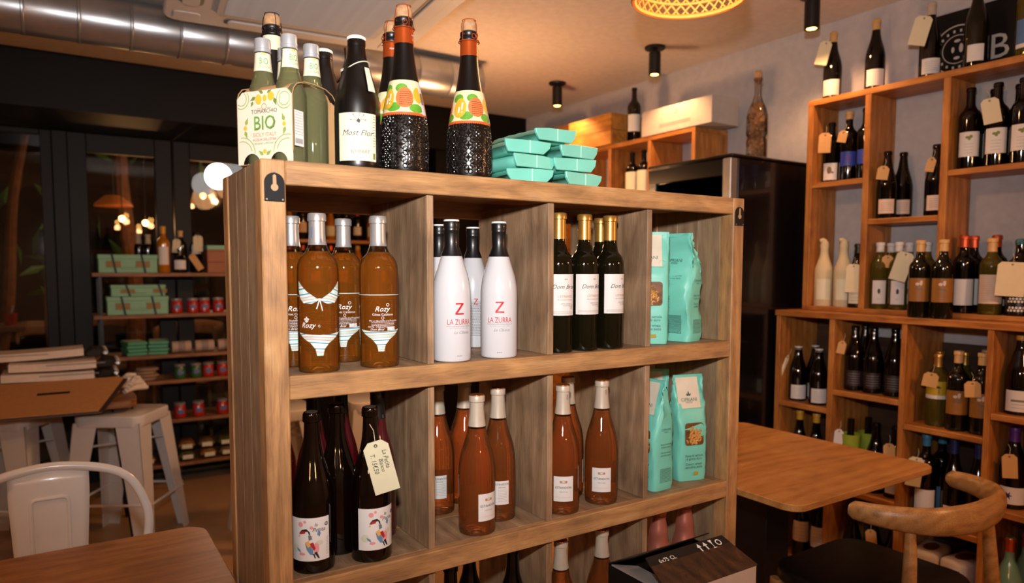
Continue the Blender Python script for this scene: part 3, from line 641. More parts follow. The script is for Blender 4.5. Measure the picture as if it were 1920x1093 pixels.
# ================================================================== on top of the shelf
def k_lemon():
    h, r = .230, .0292
    p = [(.0005, .008), (r*.6, .006), (r*.9, 0), (r, .005)]; p = [p[0], p[1], p[2], (r*.97, .001), (r, .005)] + smooth_prof([(r, .09), (r, .118), (r*.95, .130), (r*.75, .148), (r*.58, .165), (.0145, .185), (.0132, .205), (.0130, .214)], 3) + [(.013, .216), (.0128, .2165), (.0005, .2165)]
    f = .192; liq = p[:5]+[q for q in p[5:] if q[1] < f]+[(rad(p, f), f), (.0005, f)]; nk = [(rad(p, f)*.98, f)]+[q for q in p[5:] if q[1] > f][:-1]
    leaves = polys([circ(-.007+.0035*i, .1985+(.002 if i % 2 else .003), .0016, 8, .0024) for i in range(5)])
    return [('glass_body', lathe(liq, 36), lemon, []), ('neck_glass', lathe(nk, 24), clearG, []),
            ('neck_label', patch(p, -.042, .042, .170, .203, .0006), cream, [('lettering', scribe(p, [('BIO', 0, .1825, .0165, 0, 1.15)], .001), inkG), ('lettering', scribe(p, [('LIMONATA', 0, .1755, .0065, 0, 1.2)], .001), inkG), ('fruit_print', decal(p, leaves, .001), pbr('lemon_yellow', 'd9b23c', .5))]),
            ('screw_cap', lathe([(.0138, .205), (.0150, .206), (.0150, .2085), (.0142, .209), (.0142, .211), (.0150, .2115), (.0150, .2145), (.0145, .215), (.0145, .226), (.0138, .2295), (.0005, .230)], 30, 'screw_cap'), alu, [])]
LM = kind('lemon', k_lemon); T1 = TOP+.0002
CA = atan2(.83, -.56)     # heading of the carrier
cc = Vector((.078, .104)); ex = Vector((.83, .56)); ey = Vector((-.56, .83)); o_ = .0305
for sx, sy, dg, lab in ((-1, 1, 6, 'lemonade bottle with lemon neck label, left in the carrier'), (-1, -1, 30, 'lemonade bottle with aluminium cap, front of the carrier'), (1, -1, 18, 'lemonade bottle with aluminium cap, right in the carrier'), (1, 1, 0, 'lemonade bottle hidden at the back of the carrier')):
    q = cc+ex*(sx*o_)+ey*(sy*o_); bottle(LM, lab, q.x, q.y, T1+.0012, face(q.x, q.y, dg), 'lemonade bottles in the carrier', name='lemonade_bottle')
car = thing('bottle_carrier', 'printed cardboard carrier with lemons holding the lemonade bottles', 'carrier', (cc.x, cc.y, T1), atan2(.56, .83))
hw, ht = .0635, .136     # local x: panel normal, local y: along panel
sec = [(-hw, 0), (-hw, .112)]+arc(-hw+.036, .112+.0, .036, 180, 100, 6)[1:]+[(-.012, ht+.016)]+[(.012, ht+.016)]+arc(hw-.036, .112, .036, 80, 0, 6)[:-1]+[(hw, .112), (hw, 0)]
def shell(sec, t, y0, y1):
    g = G(); n_ = len(sec); nm = []
    for i in range(n_):
        a = Vector(sec[max(0, i-1)]); b = Vector(sec[min(n_-1, i+1)]); d_ = (b-a).normalized(); nm.append((d_.y*-1, d_.x))
    out = [(sec[i][0]+nm[i][0]*t, sec[i][1]+nm[i][1]*t) for i in range(n_)]
    poly = list(sec)+list(reversed(out)); v = [(a, y, b) for y in (y0, y1) for a, b in poly]; m_ = len(poly)
    f = []
    for i in range(m_): j = (i+1) % m_; f.append((i, j, m_+j, m_+i))
    for i in range(n_-1): f += [(i, m_-1-i, m_-2-i, i+1), (m_+i, m_+i+1, m_+m_-2-i, m_+m_-1-i)]
    return g.add(v, f)
# outer panels with the two thumb arches at the foot, and the arched top
arch = [(-.0625, 0)]+[(a, b) for a, b in arc(-.031, 0, .020, 180, 0, 10)]+[(a, b) for a, b in arc(.031, 0, .020, 180, 0, 10)]+[(.0625, 0), (.0625, .118), (.050, .130), (-.050, .130), (-.0625, .118)]
for sx in (-1, 1):
    pn = put('carrier_panel', G().prism(arch, sx*hw, sx*(hw-.0009), lambda u, d_, v: (d_, u, v)).mesh('carrier_panel'), carrW if sx < 0 else kraftIn, car, label='printed side with lemons and green lettering' if sx < 0 else None)
    if sx < 0:
        fn = lambda u, v: (-hw-.0004, -u, v); fn2 = lambda u, v: (-hw-.0007, -u, v)
        grn = pbr('print_green', '8fa04a', .6); lyl = pbr('lemon_yellow', 'd9b23c', .5); pal = pbr('print_pale', 'c5c58e', .6)
        put('lettering', write([('BIO', 0, .062, .034, 0, .9)], fn2), pbr('bio_green', '5f9a3e', .5), pn); put('lettering', write([('BIO', .0005, .0608, .0355, 0, .9)], fn), pbr('bio_brown', '7a5a35', .6), pn)
        put('lettering', write([('TOMARCHIO', 0, .0900, .0105, 0, .95)], fn), ink, pn); put('lettering', write([('SICILY ITALY', 0, .0490, .0098, 0, .98)], fn), inkO, pn)
        put('lettering', write([("ACQUA DELL'ETNA", 0, .0415, .0062)], fn), inkR, pn); put('lettering', write([('ORGANIC LIMONATA', 0, .0350, .0052)], fn), inkG, pn)
        for cx, cy, rs in ((.050, .020, (.022, .029)), (-.052, .020, (.022, .029)), (.046, .112, (.011, .0165)), (-.052, .118, (.011, .0165))):
            for r in rs: put('corner_ring', flat(*clipb(ringp(cx, cy, r, .0014, 30)), fn), grn, pn)
        for q in (circ(-.012, .1145, .0075, 14, .009), circ(.002, .1160, .0045, 12, .006), circ(.016, .1185, .0075, 14, .008)): put('lemon_print', flat(*polys([q]), fn2), lyl, pn)
        lf = lambda x, y, a, l: [(x+l*cos(a), y+l*sin(a)), (x+.35*l*cos(a+1.2), y+.35*l*sin(a+1.2)), (x-.3*l*cos(a), y-.3*l*sin(a)), (x+.35*l*cos(a-1.2), y+.35*l*sin(a-1.2))]
        for q in (lf(-.022, .118, 3.6, .011), lf(-.004, .126, 2.6, .010), lf(.024, .112, -1.2, .012), lf(.010, .126, .4, .009), lf(-.026, .110, 4.2, .009)): put('leaf_print', flat(*polys([q]), fn), inkOl, pn)
        for q in (lf(-.042, .074, 1.2, .012), lf(-.044, .058, -1.2, .012), lf(.044, .076, 1.9, .012), lf(.046, .060, -1.9, .012), lf(-.006, .018, 2.5, .011), lf(.006, .018, .6, .011)): put('ornament', flat(*polys([q]), fn), grn, pn)
        for q in (circ(-.044, .066, .0042, 8), circ(.045, .068, .0042, 8), circ(0, .0225, .0042, 8)): put('ornament_dot', flat(*polys([q]), fn2), lyl, pn)
        put('sunrise_print', flat(*join2(ringp(0, .1015, .0045, .0012, 16), bars([(-.016, -.006, .0985, .0008), (.006, .016, .0985, .0008)])), fn), inkO, pn)
topc = [(-hw, .1175)]+[(-hw+.004, .130), (-hw+.013, .140), (-.03, .147), (0, .149), (.03, .147), (hw-.013, .140), (hw-.004, .130), (hw, .1175)]
put('carrier_top', shell(topc, -.0012, -.050, .050).mesh('carrier_top', True), kraftIn, car)
put('carrier_floor', G().box(-hw, hw, -.0625, .0625, 0, .001).mesh('carrier_floor'), kraftIn, car)
for sx in (-1, 1):   # kraft edge of the open end
    put('open_edge', shell([(a, b) for a, b in [(-hw, .02)]+topc+[(hw, .02)]], -.0016, -.0632 if sx < 0 else .0622, -.0622 if sx < 0 else .0632).mesh('open_edge'), kraftIn, car)
put('barcode_label', flat(*polys([[(-.050, .030), (-.026, .030), (-.026, .092), (-.050, .092)]]), lambda u, v: (u-.010, -.0642, v)), paper, car)
put('small_print', flat(*small(-.059, -.038, .088, .050, 9, .0009), lambda u, v: (u, -.0646, v)), inkGr, car)
put('barcode', flat(*bars([(-.058+i*.0015, -.0573+i*.0015, .034, .009) for i in range(13)]), lambda u, v: (u, -.0646, v)), ink, car)

# ---- dark bottles with crown caps
def k_ilo(lab):
    def f():
        p = burg(.243, .0425, .43, .0148); n_ = 21
        cr = []
        for i in range(n_*2):
            a = pi*i/n_; r = .0166+(.0009 if i % 2 else -.0004); cr.append((r*cos(a), r*sin(a)))
        crown = G().prism([(a, b) for a, b in cr], .2405, .2455, lambda u, d_, v: (u, v, d_)); crown.lathe([(.0158, .2455), (.0145, .2475), (.0005, .248)], 30)
        parts = [('glass_body', lathe(p, 44), gSatin, []), ('crown_cap', crown.mesh('crown_cap'), crownW, [])]
        if lab:
            br = [[(-.004, .0835), (0, .0895), (.004, .0855), (.002, .0795)]]
            tw = bars([(.004, .012, .086, .0007), (-.013, -.004, .0855, .0007)]); tw2 = polys([[(0, .089), (.0008, .089), (.003, .0975), (.0022, .0978)], [(.003, .087), (.0036, .0865), (.010, .0945), (.0094, .095)], [(-.003, .087), (-.0036, .0865), (-.009, .0945), (-.0084, .095)]])
            parts.append(('label', patch(p, -.039, .036, .012, .099), cream, [('lettering', scribe(p, [('Most Flor', -.002, .058, .0148, .35)]), ink), ('lettering', scribe(p, [('Raïm Xarel·lo', 0, .040, .0058, .35)]), inkGr), ('lettering', scribe(p, [('ILOPART', .004, .0255, .0088)]), pbr('ink_brown', '5a3524', .6)), ('sprig_print', decal(p, join2(polys(br), tw, tw2), .0009), pbr('ink_dark', '33302a', .6)), ('bud_print', decal(p, polys([circ(a, b, .0016, 8) for a, b in ((-.0135, .086), (-.009, .0955), (.0025, .0985), (.0098, .0955), (.0128, .0863))]), .001), inkO),
                ('small_print', decal(p, small(.028, .0345, .094, .040, 12, .0009), .0009), ink), ('seal', decal(p, polys([[(.028, .016), (.0335, .016), (.0335, .027), (.028, .027)]]), .0009), inkOl)]))
            parts.append(('neck_tag', G().tube([(.0235*cos(a*pi/12), .0235*sin(a*pi/12)-.001, .187-.012*sin(a*pi/12-1.0)) for a in range(24)], .0011, 4, True).mesh('neck_tag'), cream, []))
            parts.append(('neck_tag', patch(p, .020, .036, .140, .186, .004, 4), cream, []))
        else: parts.append(('label', patch(p, -.036, .036, .020, .105), pbr('label_sage', 'a9b39a', .6), [('small_print', decal(p, small(-.03, .03, .098, .03, 14, .0011), .0009), ink)]))
        return parts
    return f
bottle(kind('ilo', k_ilo(True)), 'dark crown capped bottle with cream sprig label on the shelf top', .193, .052, T1, face(.193, .052, 2), 'crown capped bottles')
bottle(kind('ilo2', k_ilo(False)), 'dark crown capped bottle just behind the lemonade carrier', .180, .205, T1, face(.18, .2, 30), 'crown capped bottles', 1.05)
bottle(kind('ilo2', k_ilo(False)), 'dark crown capped bottle farthest back, between two taller ones', .256, .268, T1, face(.25, .26, -40), 'crown capped bottles', 1.0)
price_tag('pale blue card tucked behind the crown capped bottle', (.262, .150, T1+.165), face(.262, .15, 10), radians(8), pbr('tag_blue', 'a8c8c4', .7), None, .03, .09, 0, 0)

# ---- embossed sparkling bottles with wired corks
def k_cava(full):
    def f():
        r = .0455; p = [(.0005, .016), (r*.55, .012), (r*.86, 0), (r*.95, .002), (r*.985, .008)] + smooth_prof([(r*.985, .02), (r, .05), (r*.99, .075), (r*.955, .095), (r*.885, .115), (r*.755, .145), (r*.61, .175), (r*.49, .205), (r*.42, .23), (.0176, .25), (.0172, .272)], 3) + [(.0172, .274), (.015, .276), (.0005, .276)]
        parts = [('glass_body', lathe(p, 48), gSatin, [])]
        z0, z1 = .108, .172
        if full:
            fr = lambda c, L_, o_=.0011: [('fruit_print', decal(p, polys([q]), o_), c) for q in L_]
            org = pbr('fruit_orange', 'e2703a', .5, var=.12, vs=60); ylw = pbr('fruit_yellow', 'd3a52e', .5, var=.12, vs=60); lfg = pbr('fruit_leaf', '5d9a2c', .5, var=.2, vs=90)
            parts.append(('fruit_label', patch(p, -.12, .12, z0, z1, .0007, 40, 0, 6), pbr('fruit_ground', 'dcd3a6', .5), [
                *fr(lfg, [circ(x_, z0+d_, .017, 10, .009) for x_, d_ in ((-.078, .010), (-.03, .012), (.022, .010), (.05, .035), (-.012, .048), (.08, .012), (-.055, .048))], .0009),
                *fr(org, [circ(-.004, z0+.030, .021, 20, .020), circ(.066, z0+.028, .020, 18, .019), circ(-.09, z0+.026, .018, 16, .017)], .0012), *fr(ylw, [circ(-.046, z0+.028, .017, 18, .020), circ(.030, z0+.036, .013, 16, .015), circ(.105, z0+.03, .015, 14, .017)], .0015),
                ('small_print', decal(p, small(-.016, .012, z0+.040, z0+.016, 7, .0009), .0018), ink), ('barcode_strip', decal(p, polys([[(.036, z0), (.050, z0), (.050, z1-.002), (.036, z1-.002)]]), .0018), paper), ('barcode', decal(p, bars([(.038, .0465, z0+.02+i*.0022, .0013) for i in range(10)]), .0021), ink),
                ('exclamation_print', decal(p, polys([[(-.042, z0+.024), (-.039, z0+.024), (-.037, z0+.038), (-.041, z0+.038)], circ(-.0395, z0+.019, .0018, 8), [(-.050, z0+.018), (-.046, z0+.018), (-.0455, z0+.030), (-.049, z0+.030)]]), .0018), inkW)]))
            parts.append(('label_edge', flat(*join2(*[polys([[(a, z0-.002), (a+.0042, z0-.002), (a+.0042, z0+.002), (a, z0+.002)], circ(a+.002, z0-.002, .0021, 6)]) for a in [-.12+.0042*i for i in range(57)]]), wrap(p, .0010), 0), pbr('edge_orange', 'cf5a25', .5), []))
            # raised rosettes pressed into the glass
            g = G(); R = .0455
            def loop(cx, cz, r, th, k=12):
                pts = []
                for i in range(k):
                    a = 2*pi*i/k; u, v = cx+r*cos(a), cz+r*sin(a); rr = rad(p, max(v, .006))+.0002; an = u/R; pts.append((rr*sin(an), -rr*cos(an), v))
                g.tube(pts, th, 4, True)
            per = 2*pi*R; nx = 12; sx_ = per/nx; rowh = .0119
            for j in range(8):
                for i in range(nx):
                    cx = -per/2+(i+(.5 if j % 2 else 0))*sx_; cz = .014+j*rowh
                    for a in range(4): loop(cx+.0052*cos(a*pi/2+pi/4), cz+.0052*sin(a*pi/2+pi/4), .0046, .0010, 10)
                    loop(cx, cz, .0030, .0011, 9)
            parts.append(('relief', g.mesh('relief', True), gRelief, []))
            foil = copper
            parts.append(('neck_foil', lathe(cut(p, .244, .273, .0008), 32, 'neck_foil'), foil, [('lettering', write([('MANGO', .024, .258, .0048)], lambda u, v: (.0187*sin(u/.0187), -.0187*cos(u/.0187), v), .003), inkW)]))
        else:
            foil = blackM
            parts.append(('neck_label', lathe(cut(p, .244, .272, .0008), 32, 'neck_label'), cream, []))
        parts.append(('lip', lathe([(.0165, .272), (.0190, .274), (.0198, .278), (.0190, .281), (.0165, .283), (.0182, .286), (.0182, .291), (.0150, .294)], 28, 'lip'), blackC, []))
        parts.append(('cork', lathe([(.0005, .292), (.0135, .292), (.0155, .295), (.0163, .303), (.0158, .310), (.0125, .3145), (.0005, .3155)], 24, 'cork'), corkM, []))
        wires = G()
        for k in range(4):
            a = k*pi/2+.4; wires.tube([(.0200*cos(a), .0200*sin(a), .273), (.0204*cos(a), .0204*sin(a), .284), (.0178*cos(a), .0178*sin(a), .303), (.0135*cos(a), .0135*sin(a), .3158)], .0008, 5)
        wires.tube([(.0208*cos(i*pi/12), .0208*sin(i*pi/12), .273) for i in range(24)], .0011, 5, True)
        wires.tube([(.0135*cos(i*pi/12), .0135*sin(i*pi/12), .3160) for i in range(24)], .0008, 5, True)
        wires.tube([(.0045*cos(i*pi/8), -.0208, .281+.0045*sin(i*pi/8)) for i in range(16)], .0008, 5, True)
        parts.append(('wire_cage', wires.mesh('wire_cage', True), foil, []))
        return parts
    return f
for x, y, dg, lab in ((.290, .052, 6, 'embossed black sparkling bottle with fruit label, left of the front pair'), (.436, .052, 28, 'embossed black sparkling bottle with fruit label beside the mint packets'), (.307, .150, -60, 'embossed sparkling bottle hidden behind another, orange foil showing')):
    bottle(kind('cava', k_cava(True)), lab, x, y, T1, face(x, y, dg), 'embossed sparkling bottles with fruit labels', 1.02)
bottle(kind('cava2', k_cava(False)), 'wired cork bottle with white neck band rising behind the lemonade', .086, .238, T1, face(.085, .205), None, 1.02, name='sparkling_bottle')

# ---- flat mint packets, stacked
def packet(loc, rz, lab, w_=.108, d_=.20, h=.030, sd=0, tilt=0):
    t = thing('mint_packet', lab, 'packet', loc, rz, 'mint packets stacked on the shelf top'); t.rotation_euler = (0, tilt, rz)
    rnd = random.Random(sd); g = G(); nx, ny = 10, 10; v = []; f = []
    for sgn in (1, -1):
        for j in range(ny+1):
            for i in range(nx+1):
                u = -1+2*i/nx; q = -1+2*j/ny
                prof = (max(0, 1-abs(u)**5))**.55*(max(0, 1-abs(q)**9))**.7
                v.append((u*w_/2*(1-.03*abs(q)**3), q*d_/2, h/2+sgn*(h/2*prof)+rnd.uniform(-.0009, .0009)))
    o = (nx+1)*(ny+1)
    for j in range(ny):
        for i in range(nx):
            a = j*(nx+1)+i; f += [(a, a+1, a+nx+2, a+nx+1), (o+a, o+a+nx+1, o+a+nx+2, o+a+1)]
    me = g.add(v, f).mesh('wrapper', True, ang=60)
    bm = bmesh.new(); bm.from_mesh(me); bmesh.ops.remove_doubles(bm, verts=bm.verts, dist=.0019); bm.to_mesh(me); bm.free()
    put('wrapper', me, mint, t)
    a1, a2 = rnd.uniform(.80, 1.02), rnd.uniform(.84, 1.06); b1, b2 = rnd.uniform(.006, .016), rnd.uniform(.004, .014)
    e = G().prism([(-w_/2-.004, h*a1), (-w_*.18, h*.97), (w_*.2, h*.99), (w_/2+.004, h*a2), (w_/2+.001, h*.5), (w_/2-b1, h*.05), (-w_/2+b2, h*.05), (-w_/2-.002, h*.5)], -d_/2-.001, -d_/2+.006)
    put('folded_end', e.mesh('folded_end', bevel=.0012), mint, t)
    put('seam_strip', G().box(w_*.02, w_*.02+.0022, -d_/2-.0016, -d_/2-.0009, h*.08, h*.97).mesh('seam_strip'), pbr('seam_pale', 'b9e0d4', .5), t)
hx = .0302
packet((.582, .122, T1), radians(-6), 'mint paper packet at the bottom left of the stack', sd=1); packet((.704, .118, T1), radians(7), 'mint paper packet at the bottom right of the stack', sd=2)
packet((.578, .124, T1+hx), radians(4), 'mint paper packet second up in the left pile', sd=3); packet((.694, .116, T1+hx), radians(-3), 'mint paper packet second up in the right pile', sd=4)
packet((.572, .124, T1+2*hx), radians(-3), 'mint paper packet third up in the left pile', sd=5); packet((.690, .116, T1+2*hx), radians(6), 'mint paper packet topmost in the right pile', sd=6)
packet((.634, .122, T1+3*hx+.001), radians(3), 'mint paper packet crowning the whole stack', sd=7)

# ---- standing pasta bags
def pasta_bag(loc, rz, lab, w_=.092, d_=.062, h=.285, sd=0, front=True, lean=(0, 0), p0=.60, bend=0.0, crum=1.0):
    t = thing('pasta_bag', lab, 'pasta bag', loc, rz, 'mint pasta bags'); t.rotation_euler = (lean[0], lean[1], rz)
    rnd = random.Random(sd); K = 28; rows = 22; v = []; f = []
    def ring(tz):
        k = 0 if tz < p0 else ((tz-p0)/(.96-p0))**1.15 if tz < .96 else 1
        k = min(1, k); dd = d_*(1-k)+.003*k; ww = w_*(1+.03*k)*(1 if tz > .02 else .96)
        belly = 1+.05*sin(pi*min(1, tz/.7)); return ww, dd*belly, k
    for j in range(rows+1):
        tz = j/rows; ww, dd, k = ring(tz)
        for i in range(K):
            a = 2*pi*(i+.5)/K; c, s_ = cos(a), sin(a); ex_ = .22
            x_ = ww/2*math.copysign(abs(c)**ex_, c); y_ = dd/2*math.copysign(abs(s_)**(ex_+.25), s_)
            gus = k*(1-abs(s_))**2*.0
            am = .0022*crum*(.3+tz)*(1 if .03 < tz < .97 else .2)
            lf_ = .0035*(crum-1)*sin(9*tz+2.2*c)*(1-abs(2*tz-1)**6)
            v.append((x_+rnd.uniform(-am, am)*.5+bend*max(0, tz-.3)**2*2+lf_, y_+rnd.uniform(-am, am)+lf_, tz*h))
    for j in range(rows):
        for i in range(K):
            n_ = (i+1) % K; f.append((j*K+i, j*K+n_, (j+1)*K+n_, (j+1)*K+i))
    f += [tuple(reversed(range(K))), tuple(rows*K+i for i in range(K))]
    put('bag_body', G().add(v, f).mesh('bag_body', True, ang=70), mint, t)
    def yf(z): return -(ring(z/h)[1]/2)-.0022
    fb = lambda off: (lambda u, v_: (u, yf(v_)-off, v_))
    def panel(u0, u1, z0, z1, off=0.0):
        n_ = 8; vv = []; ff = []
        for j in range(n_+1):
            z = z0+(z1-z0)*j/n_
            for u in (u0, (u0+u1)/2, u1): vv.append(fb(off)(u, z))
        for j in range(n_):
            for i in range(2): ff.append((j*3+i, j*3+i+1, j*3+i+4, j*3+i+3))
        return G().add(vv, ff).mesh('panel', True)
    pk = pbr('print_ink_teal', '2f5b58', .6)
    if front:
        put('paper_band', panel(-w_*.46, w_*.30, h*.69, h*.975), creamB, t)
        put('lettering', write([('CIPRIANI', -w_*.08, h*.755, .0125), ('FOOD', -w_*.08, h*.735, .0075)], fb(.0012)), pk, t); put('emblem', flat(*join2(polys([lf(-w_*.08, h*.815, 1.57, .010), lf(-w_*.11, h*.808, 2.4, .008), lf(-w_*.05, h*.808, .7, .008)])), fb(.0012)), pk, t)
        put('stamp', flat(*ringp(w_*.30, h*.715, .0085, .0005, 22), fb(.0012)), pbr('stamp_rose', 'b7a08f', .6), t)
        put('lettering', write([('Pasta di semola', 0, h*.235, .0090), ('di grano duro', 0, h*.205, .0090), ('Durum wheat', 0, h*.155, .0090), ('semolina pasta', 0, h*.125, .0090)], fb(.001)), pk, t)
        put('seal', flat(*polys([[(-.004+w_*.05, h*.055), (.010+w_*.05, h*.055), (.010+w_*.05, h*.088), (-.004+w_*.05, h*.088)]]), fb(.001)), pbr('seal_gold', 'a58f2a', .6), t)
        wz = h*.45
        wn = put('window', flat(*polys([rrect(.058, .060, .008, 3, 0, wz)]), fb(.0006)), winM, t, label='clear window showing fusilli')
        fus = []
        for q in range(4):
            g = G(); L_ = .030; pts = [(-L_/2+L_*i/14, .0032*cos(i*1.35), .0032*sin(i*1.35)) for i in range(15)]; fus.append(g.tube(pts, .0026, 5).mesh('fusilli', True))
        for q in range(15):
            a = rnd.uniform(0, pi); zz = wz+rnd.uniform(-.022, .010); uu = rnd.uniform(-.017, .017)
            put('fusilli', fus[q % 4], pastaM, wn, (uu, yf(zz)+.0012, zz), (0, a if abs(cos(a)) < .8 else a+.5, 0))
    else:
        put('lettering', write([('CIPRIANI', -.006, h*.735, .0115), ('FOOD', -.006, h*.715, .007), ('Pasta di semola', 0, h*.60, .0070), ('di grano duro', 0, h*.575, .0070), ('Durum wheat', 0, h*.525, .0070), ('semolina pasta', 0, h*.50, .0070)], fb(.001)), pk, t)
        put('small_print', flat(*small(-.028, .028, h*.24, h*.08, 15, .0011), fb(.001)), pk, t)
    xs = lambda u, v_: (w_/2*1.0+.0028, u, v_)
    put('lettering', write([('CIPRIANI', 0, h*.55, .0085), ('FOOD', 0, h*.53, .0055), ('Pasta di semola', 0, h*.42, .0062), ('di grano duro', 0, h*.395, .0062), ('Durum wheat', 0, h*.345, .0062), ('semolina pasta', 0, h*.32, .0062)], xs), pk, t); put('small_print', flat(*small(-.020, .020, h*.20, h*.08, 11, .0011), xs), pk, t)
    # sealed top edge
    put('top_seal', G().box(-w_*.5+bend*.95, w_*.5+bend*.95, -.0016, .0016, h*.965, h*1.0).mesh('top_seal', bevel=.0006), mint, t)
    return t
pasta_bag((.985, .082, M1), face(.985, .082, 6), 'mint pasta bag with clear fusilli window, upper row, left', sd=1)
pasta_bag((1.100, .086, M1), face(1.1, .086, -30), 'crumpled mint pasta bag leaning back, upper row, right', sd=2, front=False, w_=.098, d_=.07, p0=.48, bend=-.018, crum=2.4)
pasta_bag((1.000, .078, L1), face(1.0, .078, -44), 'mint pasta bag turned corner forward, lower row, left', sd=3, w_=.09, d_=.07, p0=.52, crum=1.5)
pasta_bag((1.135, .086, L1), face(1.135, .086, 34), 'mint pasta bag with window at its right, lower row', sd=4, w_=.09, d_=.068, p0=.5, crum=1.5)
pasta_bag((1.128, .215, L1), face(1.12, .2, 4), 'mint pasta bag standing behind the two front bags, lower row', sd=5)
pasta_bag((1.000, .225, L1), face(.99, .22, 10), 'mint pasta bag at the back left corner, lower row', sd=6)

# ================================================================== wine shelves on the right wall
XF, XU = 2.42, 2.52
lo_ = thing('wall_cabinet', 'low pine wine cabinet with staggered compartments along the right wall', 'cabinet')
board('counter_top', XF-.005, XW, -.62, .762, 1.165, 1.19, pineY, lo_)
UY = [(.737, .757), (.476, .499), (.178, .198), (-.120, -.100), (-.40, -.38), (-.62, -.60)]
for a, b in UY: board('upright', XF, XW-.001, a, b, 0, 1.165, pineZ, lo_)
CB = [(.783, .42, .075), (.868, .46, .075), (.78, .42, .20), (.872, .537, .10), (.783, .42, .075)]
for k in range(5):
    for z in CB[k]: board('shelf_board', XF+.002, XW-.001, UY[k+1][1], UY[k][0], z-.022, z, pineY, lo_)
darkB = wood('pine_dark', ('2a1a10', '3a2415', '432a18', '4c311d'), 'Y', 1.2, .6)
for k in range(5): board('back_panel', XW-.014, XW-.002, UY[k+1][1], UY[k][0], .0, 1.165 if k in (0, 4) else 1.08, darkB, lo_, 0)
up_ = thing('wall_shelf', 'open pine wine shelf standing on the cabinet by the right wall', 'shelf')
VY = [(.672, .700), (.411, .437), (.106, .133), (-.20, -.174), (-.62, -.594)]
board('top_board', XU, XW-.001, -.62, .700, 2.088, 2.113, pineY, up_); board('bottom_board', XU, XW-.001, -.62, .700, 1.1905, 1.2095, pineY, up_)
for a, b in VY: board('upright', XU, XW-.001, a, b, 1.2095, 2.088, pineZ, up_)
for k, z in enumerate((1.752, 1.580, 1.745, 1.60)): board('shelf_board', XU+.002, XW-.001, VY[k+1][1], VY[k][0], z-.022, z, pineY, up_)

